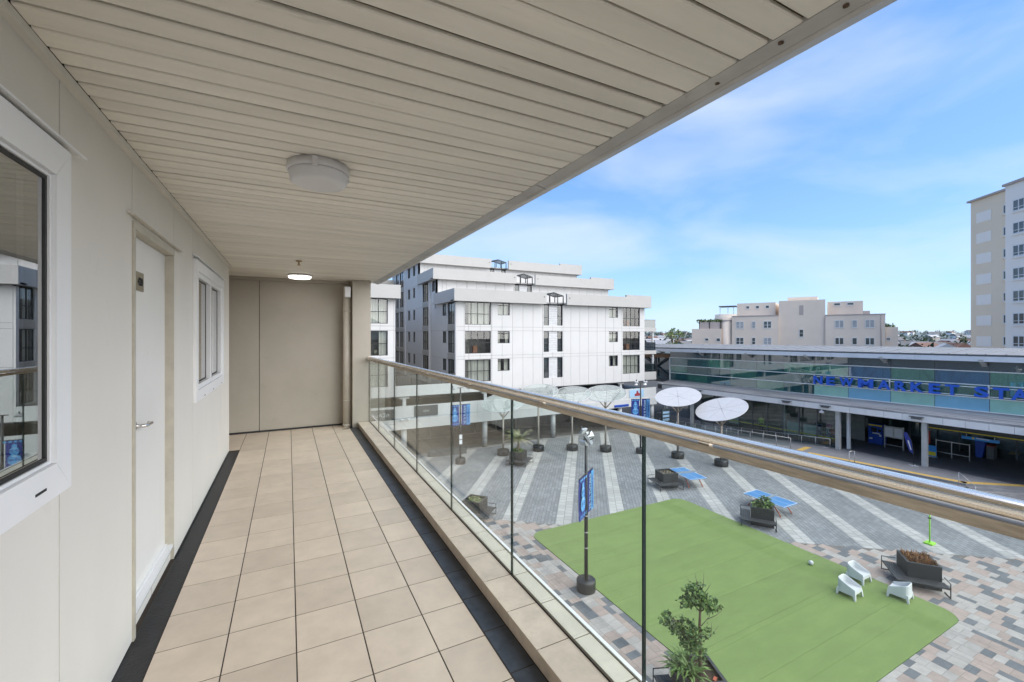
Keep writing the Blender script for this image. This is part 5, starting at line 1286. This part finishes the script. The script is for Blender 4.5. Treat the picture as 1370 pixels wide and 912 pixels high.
# small tree in the front planter
def small_tree(t):
    MB().tube([(0, 0, -.02), (.01, .0, .8), (-.01, .01, 1.5), (.0, 0, 2.1), (.02, 0, 2.5)], [.055, .05, .042, .03, .015], 10).build('trunk', 'bark', t)
    # branches in camera-right (e) / up terms: e is roughly (.888,-.459)
    e = Vector((.888, -.459, 0)); f = Vector((.459, .888, 0))
    def P_(a, b, z): v = e * a + f * b; return (v.x, v.y, z)
    br = [([P_(0, 0, 1.95), P_(-.25, .05, 2.25), P_(-.5, .1, 2.35)], .02), ([P_(0, 0, 1.95), P_(.2, -.1, 2.2), P_(.4, -.1, 2.45)], .02), ([P_(0, 0, 2.1), P_(.05, .2, 2.5), P_(.0, .25, 2.8)], .015), ([P_(0, 0, 1.25), P_(-.4, 0, 1.45), P_(-.9, .05, 1.75)], .025), ([P_(0, 0, 1.1), P_(-.3, -.15, 1.2), P_(-.55, -.2, 1.15)], .018)]
    for k, (p, r) in enumerate(br): MB().tube(p, [r, r * .7, r * .35], 6).build('branch', 'bark', t)
    for p in ([P_(.02, 0, 1.0), P_(.35, .05, 1.15), P_(.62, .1, 1.45)], [P_(.35, .05, 1.15), P_(.38, .05, 1.4), P_(.4, .1, 1.55)], [P_(.02, 0, 1.5), P_(.28, 0, 1.8), P_(.45, .05, 2.35)], [P_(.22, 0, 1.72), P_(.5, 0, 1.85), P_(.72, .05, 1.98)], [P_(0, 0, 2.4), P_(-.1, 0, 2.85), P_(-.14, .05, 3.15)], [P_(0, 0, 2.4), P_(.1, 0, 2.8), P_(.12, .0, 3.2)], [P_(0, .05, 2.4), P_(-.25, .1, 2.75), P_(-.36, .1, 2.95)], [P_(.05, 0, 2.4), P_(.25, 0, 2.7), P_(.34, .0, 2.85)]):
        MB().tube(p, [.012, .008, .004], 5).build('twig', 'twig', t)
    cl_ = []
    def c(a, b, z, r, rz=None): v = e * a + f * b; cl_.append((v.x, v.y, z, r, r, rz or r * .8))
    c(-.12, .05, 2.42, .34, .27); c(.18, -.05, 2.28, .30, .24); c(-.42, .08, 2.25, .24, .17); c(.42, -.05, 2.2, .2, .17); c(-.02, .15, 2.62, .24, .16); c(-.2, -.1, 2.72, .16, .12)
    c(-1.0, .05, 1.72, .24, .2); c(-.75, .05, 1.45, .2, .2); c(-.45, 0, 1.5, .3, .23); c(-.4, -.1, 1.15, .3, .26); c(-.1, -.1, 1.35, .24, .22); c(.22, -.05, 1.4, .14, .16); c(-.15, -.1, .88, .22, .2); c(.08, 0, .62, .12, .18)
    leaves(cl_, 1750, .125, 12).build('crown', None, t)
tr = in_planter('small_tree', 'small thin tree with two leafy tiers and bare twigs in the front planter', 'tree', 11.44, 9.32, 0, small_tree)
def strap(t):
    q = MB(); rd = random.Random(14)
    for c_ in range(5):
        cx, cy = rd.uniform(-.28, .2), rd.uniform(-.25, .25)
        for i in range(20):
            a = rd.uniform(0, 6.283); d = Vector((math.cos(a), math.sin(a), 0)); s_ = Vector((-d.y, d.x, 0)) * .03; L = rd.uniform(.45, .75); hgt = rd.uniform(.35, .7); p = [Vector((cx, cy, 0)) + d * L * u + Vector((0, 0, hgt * (1.9 * u - 1.35 * u * u))) for u in (0, .33, .66, 1)]
            for j in range(3): wa, wb = (1, 1.1, .9, .05)[j], (1, 1.1, .9, .05)[j + 1]; q.face([tuple(p[j] - s_ * wa), tuple(p[j] + s_ * wa), tuple(p[j + 1] + s_ * wb), tuple(p[j + 1] - s_ * wb)])
    q.build('strap_leaves', 'leaf_mid', t)
in_planter('strap_leaf_plant', 'arching strap leaved plant at the foot of the small tree', 'plant', 11.12, 9.55, 0, strap)
t = in_planter('brick_piece', 'orange brick piece on the soil at the tree foot', 'brick', 11.65, 8.95, 25, lambda t: MB().box(-.09, .09, -.045, .045, .0, .06).build('piece', 'tt_leg', t))
# ------------------------------------------------------------------ table tennis tables
def tt(cx, cy, rot, label):
    t = thing('table_tennis_table', label, 'table', (cx, cy, 0), R(rot), group='outdoor table tennis tables')
    Lx, Ly = 1.525, 2.74; h = .76
    for sd_ in (-1, 1):
        a, b = sorted((sd_ * .003, sd_ * Ly / 2)); MB().box(-Lx / 2, Lx / 2, a, b, h - .045, h).build('top_half', 'tt_blue', t)
        q = MB(); z = h + .002; e = .03; y0, y1 = a + (.0 if sd_ > 0 else .0), b
        q.box(-Lx / 2, -Lx / 2 + e, a, b, h + .0005, z); q.box(Lx / 2 - e, Lx / 2, a, b, h + .0005, z); ye = sd_ * (Ly / 2 - e / 2); q.box(-Lx / 2 + e + .0001, Lx / 2 - e - .0001, ye - e / 2, ye + e / 2, h + .0005, z); q.box(-.007, .007, a + .03, b - .03, h + .0005, z); q.build('line', 'tt_line', t)
        # arched steel leg pair
        for xx in (-.48, .48):
            pts = [(xx, sd_ * .05, h - .06)] + [(xx * (1 + .25 * u), sd_ * (.1 + 1.0 * u), h - .06 - .70 * u ** 2.2) for u in (.2, .4, .6, .8, 1.)]
            MB().tube(pts, .036, 8).build('leg', 'tt_leg', t)
        MB().tube([(-.5, sd_ * .55, h - .2), (.5, sd_ * .55, h - .2)], .022, 8).build('cross_tie', 'tt_leg', t)
    MB().box(-Lx / 2 - .08, Lx / 2 + .08, -.003, .003, h + .0025, h + .155).build('net', 'net_grey', t)
    for xx in (-Lx / 2 - .08, Lx / 2 + .08): MB().tube([(xx, 0, h - .05), (xx, 0, h + .16)], .012, 6).build('net_post', 'galv', t)
H2 = 10.84
tt(28.30, 17.62, 0, 'blue table tennis table half hidden by the leafy planter')
tt(27.62, 23.75, -12, 'blue table tennis table beside the bare soil planter')
# ------------------------------------------------------------------ white tub chairs
def chair_mesh():
    """moulded tub chair, opening towards -y; shell as one continuous surface with four splayed legs"""
    W, Dp = .33, .34; q = MB(); n = 30
    path = []    # plan outline from front-left round the back to front-right
    for i in range(n + 1):
        u = i / n
        if u < .3: f = u / .3; p = (-W, -Dp + f * (2 * Dp - .16))
        elif u < .4: f = (u - .3) / .1; a = math.pi - f * math.pi / 2; p = (-W + .16 + .16 * math.cos(a), Dp - .16 + .16 * math.sin(a))
        elif u < .6: f = (u - .4) / .2; p = (-W + .16 + f * (2 * W - .32), Dp)
        elif u < .7: f = (u - .6) / .1; a = math.pi / 2 - f * math.pi / 2; p = (W - .16 + .16 * math.cos(a), Dp - .16 + .16 * math.sin(a))
        else: f = (u - .7) / .3; p = (W, Dp - .16 - f * (2 * Dp - .16))
        path.append(p)
    def top(y): f = max(0., (y + Dp) / (2 * Dp)); return .46 + .27 * (f ** 1.1)
    def skirt(x, y):
        c = min(abs(abs(x) - W * .98) + abs(abs(y) - Dp * .98), .5); return .16 if c > .12 else .16 - (0.12 - c) * .6
    th = .045
    def ins(p): k = 1 - th / math.hypot(*p); return (p[0] * k, p[1] * k)
    cols = []
    for p in path:
        i_ = ins(p); tz = top(p[1]); fl = .035
        o = 1 + .06
        cols.append([(p[0] * 1.05, p[1] * 1.05, skirt(*p)), (p[0] * 1.02, p[1] * 1.02, .36), (p[0], p[1], tz - .02), ((p[0] + i_[0]) / 2, (p[1] + i_[1]) / 2, tz), (i_[0], i_[1], tz - .02), (i_[0] * .93, i_[1] * .93, .40), (i_[0] * .80, i_[1] * .80, .365)])
    for i in range(n):
        for j in range(6): q.face([cols[i][j], cols[i + 1][j], cols[i + 1][j + 1], cols[i][j + 1]], smooth=True)
    # seat
    inner = [c[6] for c in cols]; q.face([(p[0], p[1], .365) for p in reversed(inner)])
    q.face([cols[0][6], cols[-1][6], (cols[-1][1][0] * .97, -Dp * 1.02, .37), (cols[0][1][0] * .97, -Dp * 1.02, .37)])
    # front apron
    q.hexa([(-W * .98, -Dp * 1.06, .24), (W * .98, -Dp * 1.06, .24), (W * .98, -Dp * .98, .24), (-W * .98, -Dp * .98, .24), (-W * .98, -Dp * 1.03, .372), (W * .98, -Dp * 1.03, .372), (W * .98, -Dp * .95, .372), (-W * .98, -Dp * .95, .372)])
    for e in (cols[0], cols[-1]): q.face([e[0], e[1], e[2], e[3], e[4], e[5], e[6]])
    return q
chair_q = chair_mesh()
def chair(x, y, rot, label):
    t = thing('tub_chair', label, 'chair', (x, y, .03), R(rot), group='white plastic tub chairs on the lawn')
    me = bpy.data.meshes.get('tub_shell')
    if me is None: o = chair_q.build('shell', 'plastic_white', t); o.data.name = 'tub_shell'
    else: link('shell', me, t)
    W, Dp = .33, .34
    for sx in (-1, 1):
        for sy in (-1, 1):
            q = MB(); i_ = .055 if sy > 0 else .03; x0, y0 = sx * (W - i_), sy * (Dp - i_); x1, y1 = sx * (W - i_ + .05), sy * (Dp - i_ + .05)
            a, b = .075, .032
            q.hexa([(x1 - b, y1 - b, 0), (x1 + b, y1 - b, 0), (x1 + b, y1 + b, 0), (x1 - b, y1 + b, 0), (x0 - a * .7, y0 - a * .7, .30), (x0 + a * .7, y0 - a * .7, .30), (x0 + a * .7, y0 + a * .7, .30), (x0 - a * .7, y0 + a * .7, .30)]); q.build('leg', 'plastic_white', t)
chair(22.13, 10.2, 3, 'white tub chair standing alone on the lawn side with its back to the others')
chair(23.85, 10.63, 0, 'white tub chair at the lawn edge between the ball and the planter')
chair(23.92, 9.06, 187, 'white tub chair turned to face the other two beside the planter')
# ------------------------------------------------------------------ lime post, ball, bench
t = thing('lime_post', 'lime green net post on a square foot', 'post', (31.54, 10.66, 0)); MB().box(-.24, .24, -.19, .19, .007, .08).build('foot', 'lime', t); MB().lathe(0, 0, [(.036, .081), (.036, 1.55), (.03, 1.56), (.0301, 1.95)], 12).build('post', 'lime', t); MB().box(-.06, .06, -.06, .06, 1.4, 1.46).build('clamp', 'black_paint', t)
t = thing('football', 'small grey football at the lawn edge', 'ball', (23.3, 12.4, .03)); q = MB(); q.lathe(0, 0, [(.11 * math.sin(R(a)) + .0005, .11 - .11 * math.cos(R(a))) for a in range(0, 181, 15)], 16); q.build('skin', 'ball', t)
t = thing('long_bench', 'long rounded grey bench in the arcade shade', 'bench', (13.6, 39.9, 0)); MB().prism([(p[0], p[1]) for p in rrect(-2.0, 2.0, -.38, .38, .37, 6)], .45, .58).build('seat', 'sign_dark', t); MB().prism([(p[0], p[1]) for p in rrect(-1.9, 1.9, -.3, .3, .29, 6)], .005, .4495).build('base', 'podium_dark', t)
t.rotation_euler = (0, 0, R(-6))
t = thing('info_panel', 'dark information panel under the arcade end next to the ramp', 'sign', (42.3, 39.6, 0)); MB().box(-.7, .7, -.06, .06, .4, 2.2).build('panel', 'sign_dark', t)
for z in (.7, 1.15, 1.6): MB().box(-.55, .55, -.068, -.0605, z, z + .28).build('print', 'banner_pale', t)
for xx in (-.6, .6): MB().box(xx - .04, xx + .04, -.04, .04, 0, .3995).build('leg', 'galv', t)

# ================================================================== FAR BUILDINGS
def frame2(P0, e):
    e = Vector((e[0], e[1])).normalized(); n = Vector((e.y, -e.x))
    # outward normal faces the camera
    if n.dot(Vector(P0)) > 0: n = -n
    return lambda s, d, z: (P0[0] + e.x * s + n.x * d, P0[1] + e.y * s + n.y * d, z)
bb = thing('beige_flats', 'beige rendered block of flats with roof terraces behind the station roof', 'building', (80, 45, 0))
Pb = frame2((76, 53), (.449, -.893))
def blk(name, mt, s0, s1, d0, d1, z0, z1, par=bb, P=Pb): q = MB(); hx(q, P, s0, s1, d0, d1, z0, z1); return q.build(name, mt, par, True)
def fwin(par, P, s0, s1, z0, z1, d, cols=(.5,), rows=(), gl='far_glass', fr='win_white', sill=True):
    q = MB(); bar = .09
    hx(q, P, s0 - .04, s1 + .04, d + .001, d + .06, z0 - .05, z0 + bar); hx(q, P, s0 - .04, s1 + .04, d + .001, d + .06, z1 - bar, z1 + .03); hx(q, P, s0 - .04, s0 + bar - .04, d + .001, d + .06, z0 + bar, z1 - bar); hx(q, P, s1 - bar + .04, s1 + .04, d + .001, d + .06, z0 + bar, z1 - bar)
    for f in cols: s = s0 + (s1 - s0) * f; hx(q, P, s - .06, s + .06, d + .001, d + .061, z0 + bar, z1 - bar)
    for f in rows: z = z0 + (z1 - z0) * f; hx(q, P, s0 + bar, s1 - bar, d + .001, d + .059, z - .03, z + .03)
    w_ = q.build('window', fr, par, True); q = MB(); hx(q, P, s0 + .03, s1 - .03, d + .0005, d + .02, z0, z1); q.build('pane', gl, w_, True); return w_
blk('centre_block', 'beige_render', 6.29, 13.1, -9, 0, 0, 17.6); blk('left_block', 'beige_render', -1.3, 6.28, -9, .35, 0, 14.95); blk('left_cornice', 'beige_cap', -1.3, 6.28, -9, .42, 14.951, 15.1)
blk('right_block', 'beige_render', 13.11, 20.9, -9, .35, 0, 14.8); blk('right_cornice', 'beige_cap', 13.11, 20.95, -9, .42, 14.801, 14.93)
blk('upper_left', 'beige_render', -.66, 5.68, -9, -1.2, 15.101, 17.5); blk('upper_right', 'beige_render', 13.4, 18.2, -9, -1.2, 14.931, 17.2); blk('upper_right_step', 'beige_pink', 18.21, 19.1, -9, -1.2, 14.931, 15.5)
blk('low_wing', 'beige_render', -8.63, -3.2, -7, 0, 0, 12.65); blk('right_wing', 'beige_render', 20.96, 22.5, -8, -.2, 0, 12.75); blk('roof_room', 'beige_render', 7.5, 12, -8, -2, 17.61, 18.3)
q = MB(); c0 = Pb(-2.3, -1.0, 0); q.lathe(c0[0], c0[1], [(1.05, 0), (1.05, 14.2)], 20); q.build('round_bay', 'beige_render', bb, True); q = MB(); q.lathe(c0[0], c0[1], [(1.12, 14.201), (1.12, 14.32)], 20); q.build('bay_cap', 'beige_cap', bb, True)
c0 = Pb(-2.4, -3.0, 0); q = MB(); q.lathe(c0[0], c0[1], [(2.5, 12.66), (2.5, 15.5)], 28); q.build('terrace_drum', 'beige_render', bb, True)
blk('planter_box', 'beige_pink', -7.3, -3.3, -1.2, -.2, 12.651, 14.0)
for s in (-7.25, -5.35, -3.4): blk('planter_post', 'frame_black', s - .05, s + .05, -.195, -.1, 12.7, 14.1)
blk('pergola_roof', 'roof_grey', -3.8, -.8, -3.5, -.6, 16.95, 17.12)
for s in (-3.6, -2.2, -1.2): blk('pergola_post', 'win_white', s - .05, s + .05, -.9, -.8, 15.51, 16.94)
for (a, b) in ((-.58, .67), (2.05, 2.62), (3.96, 5.16)):
    for i, (z0, z1) in enumerate(((12.7, 14.0), (9.68, 11.0))): fwin(bb, Pb, a, b, z0, z1, .35, (.5,) if b - a > .8 else (), (.45,), gl='far_glass' if (i + int(a)) % 2 else 'blind_pale')
for (a, b) in ((14.45, 15.59), (16.72, 17.35), (18.42, 19.55)):
    for i, (z0, z1) in enumerate(((12.66, 13.97), (9.85, 11.05))): fwin(bb, Pb, a, b, z0, z1, .35, (.5,) if b - a > .8 else (), (), gl='blind_pale' if i == 0 else 'far_glass')
for (a, b) in ((.89, 1.43), (2.51, 3.05), (4.1, 4.68)): fwin(bb, Pb, a, b, 16.4, 17.0, -1.2, (), ())
for (a, b) in ((14.3, 15.2), (16.1, 17.0)): fwin(bb, Pb, a, b, 16.5, 17.0, -1.2, (), ())
fwin(bb, Pb, 9.38, 9.99, 11.1, 12.49, 0, (), (.5,)); blk('vent_panel', 'beige_cap', 9.38, 9.99, .001, .03, 15.0, 16.7)
for (a, b, z0, z1) in ((-6.17, -5.52, 10.27, 10.86), (-4.1, -3.43, 10.2, 10.88)): fwin(bb, Pb, a, b, z0, z1, 0, (), ())
fwin(bb, Pb, 21.04, 21.57, 10.54, 11.07, -.2, (), (.5,))
q = MB(); a0 = Pb(20.4, .42, 9); a1 = Pb(20.4, .42, 14.7); q.tube([a0, a1], .06, 6); q.build('drainpipe', 'beige_cap', bb, True)
th = thing('terrace_hedge', 'clipped green hedge in the roof terrace planter of the beige flats', 'hedge', Pb(-5.3, -.7, 13.95))
rd = random.Random(31); lp = Vector(th.location); cl_ = []
for i in range(9): p = Pb(-7.4 + i * .5, -.7, 14.2); cl_.append((p[0] - lp.x, p[1] - lp.y, p[2] - lp.z, .42, .42, .4))
leaves(cl_, 900, .3, 33, ('leaf_mid', 'leaf_pale')).build('foliage', None, th)
th = thing('terrace_shrub', 'small green shrub on the right wing roof of the beige flats', 'shrub', Pb(21.4, -.9, 12.75)); leaves([(-.2, .3, .3, .45, .45, .35), (.3, -.3, .2, .4, .4, .25)], 300, .25, 34, ('leaf_mid', 'leaf_dark')).build('foliage', None, th)
# right-hand tower
tw = thing('beige_tower', 'tall beige and white apartment tower with blank pale panels', 'building', (84, 22, 0))
Pt = frame2((85.5, 24.5), (-.61, -.79))
def tb(name, mt, s0, s1, d0, d1, z0, z1): return blk(name, mt, s0, s1, d0, d1, z0, z1, tw, Pt)
tb('beige_block', 'tower_beige', 0, 5.6, -14, 0, 0, 30.15); tb('white_block', 'tower_white', 5.61, 16, -14, .35, 0, 30.55)
tb('beige_cornice', 'beige_cap', -.3, 5.59, -14, .3, 30.151, 30.4); tb('white_cornice', 'beige_cap', 5.45, 16.2, -14, .6, 30.551, 30.85)
for k in range(8):
    z1 = 28.36 - 2.84 * k
    if k < 8: tb('pale_panel', 'tower_white', .92, 3.2, .001, .03, z1 - 1.38, z1)
    if k < 10:
        fwin(tw, Pt, 4.95, 5.56, z1 - 1.15, z1, 0, (), ()); tb('sill', 'tower_beige', 4.8, 5.59, .001, .14, z1 - 1.36, z1 - 1.22)
        for s in (6.7, 10.6): fwin(tw, Pt, s, s + 2.2, z1 - 1.3, z1 + .1, .35, (.33, .66), (.3,), gl='blind_pale' if (k * 3 + int(s)) % 3 else 'far_glass'); tb('sill', 'tower_white', s - .15, s + 2.4, .351, .5, z1 - 1.55, z1 - 1.4)
# ------------------------------------------------------------------ tree behind the station
def ftree(x, y, z0, h, label, seed, cr, n=420, size=.4, mats=('leaf_mid', 'leaf_pale'), sparse=1.):
    t = thing('tree', label, 'tree', (x, y, 0)); MB().tube([(0, 0, 0), (.1, 0, z0 * .6), (0, .1, z0 + h * .5)], [.28, .2, .06], 8).build('trunk', 'bark', t)
    rd = random.Random(seed); c = []
    for i in range(12): a = rd.uniform(0, 6.28); r = rd.uniform(0, cr); c.append((r * math.cos(a), r * math.sin(a), z0 + h * rd.uniform(.1, .95), cr * .32, cr * .32, h * .14))
    for i in range(6): MB().tube([(0, 0, z0 + h * .1), (c[i][0] * .6, c[i][1] * .6, z0 + (c[i][2] - z0) * .7), c[i][:3]], [.08, .05, .02], 5).build('limb', 'twig', t)
    leaves(c, n, size, seed, mats).build('crown', None, t)
ftree(55.7, 50.6, 8.9, 4.0, 'sparse pale green tree top rising behind the station roof', 41, 2.3, 330, .42)
# ------------------------------------------------------------------ far suburb
hl = MB(); random.seed(17)
def polar(az, d): a = R(az); return (d * math.sin(a), d * math.cos(a))
rows_ = [(260, 0), (420, .5), (600, 2.5), (850, 6.5), (1200, 12.5), (1700, 16), (2400, 17)]
g_ = []
for (d, z) in rows_:
    r_ = []
    for i in range(41): az = 20 + i * 2.0; x, y = polar(az, d); r_.append((x, y, z + (random.uniform(-.5, .5) * z * .25 if z > 1 else 0)))
    g_.append(r_)
for j in range(len(g_) - 1):
    for i in range(40): hl.face([g_[j][i], g_[j + 1][i], g_[j + 1][i + 1], g_[j][i + 1]][::-1], smooth=True)
struct(hl.build('hills', 'hill_haze_blue'))
def zat(d):
    for (a, b), (c, e) in zip(rows_, rows_[1:]):
        if a <= d <= c: return b + (e - b) * (d - a) / (c - a)
    return 0
hm = {}
def house_mesh(rk, wk):
    if (rk, wk) not in hm:
        w_, l, h, r = 8, 12, 4.5, 2.6
        q = MB(); q.box(-w_ / 2, w_ / 2, -l / 2, l / 2, -4, h)
        me1 = q; q2 = MB(); P_ = [(-w_ / 2 - .5, -l / 2 - .4, h), (w_ / 2 + .5, -l / 2 - .4, h), (0, -l / 2 - .4, h + r)]; q2.extr(P_, (0, l + .8, 0))
        ms = []
        for qq, mt in ((q, wk), (q2, rk)):
            me = bpy.data.meshes.new('house'); me.from_pydata(qq.v, [], qq.f); me.materials.append(M[mt]); ms.append(me)
        hm[(rk, wk)] = ms
    return hm[(rk, wk)]
wn = {'roof_red': 'far small house with terracotta gable roof on the hillside', 'roof_grey': 'far small house with dark grey gable roof on the hillside', 'roof_pale': 'far small house with pale metal gable roof on the hillside'}
for i in range(100):
    az = random.choice((random.uniform(66, 76.5), random.uniform(66, 76.5), random.uniform(43.5, 51.5))); d = random.choice((random.uniform(290, 420), random.uniform(360, 700), random.uniform(700, 1300)))
    x, y = polar(az, d); rk = random.choice(('roof_red', 'roof_grey', 'roof_grey', 'roof_pale', 'roof_pale'))
    t = thing('hillside_house', wn[rk], 'house', (x, y, zat(d)), random.uniform(0, 3.1), group='far houses with ' + rk.split('_')[1] + ' roofs')
    a, b = house_mesh(rk, random.choice(('house_wall', 'win_white'))); link('wall', a, t); link('roof', b, t)
rd = random.Random(51); q = MB()
for i in range(520):
    az = rd.choice((rd.uniform(64, 78), rd.uniform(42, 52.5))); d = rd.uniform(270, 1500); x, y = polar(az, d); z = zat(d); r = rd.uniform(2.2, 4.5)
    for k in range(26):
        u = Vector((rd.gauss(0, 1), rd.gauss(0, 1), rd.gauss(0, 1))).normalized(); c = Vector((x, y, z + r * .9)) + Vector((u.x * r, u.y * r, u.z * r * .8)) * rd.uniform(.6, 1.05); s1 = Vector((rd.uniform(-1, 1), rd.uniform(-1, 1), rd.uniform(-1, 1))) * r * .5; s2 = Vector((rd.uniform(-1, 1), rd.uniform(-1, 1), rd.uniform(-1, 1))) * r * .5
        q.face([tuple(c), tuple(c + s1), tuple(c + s2)])
o = q.build('far_trees', 'far_green'); stuff(o); o['label'] = 'far trees among the houses on the hillside'; o['category'] = 'trees'
# trees one can tell apart on the skyline
for (az, d, h, cl_b) in ((73.6, 330, 12, 'slim dark conifer on the skyline between houses and beige tower'), (74.4, 350, 13.5, 'tall dark conifer on the skyline touching the beige tower'), (70.9, 420, 10, 'short dark conifer among the hillside houses')):
    x, y = polar(az, d); t = thing('conifer', cl_b, 'tree', (x, y, zat(d)), group='dark conifers on the skyline'); MB().tube([(0, 0, -1), (0, 0, h * .6)], [.4, .1], 6).build('trunk', 'bark', t)
    leaves([(0, 0, h * f, 2.4 * (1.05 - f), 2.4 * (1.05 - f), h * .09) for f in (.2, .3, .4, .5, .6, .7, .8, .9)], 420, 1.1, int(az), ('leaf_dark', 'far_green')).build('crown', None, t)
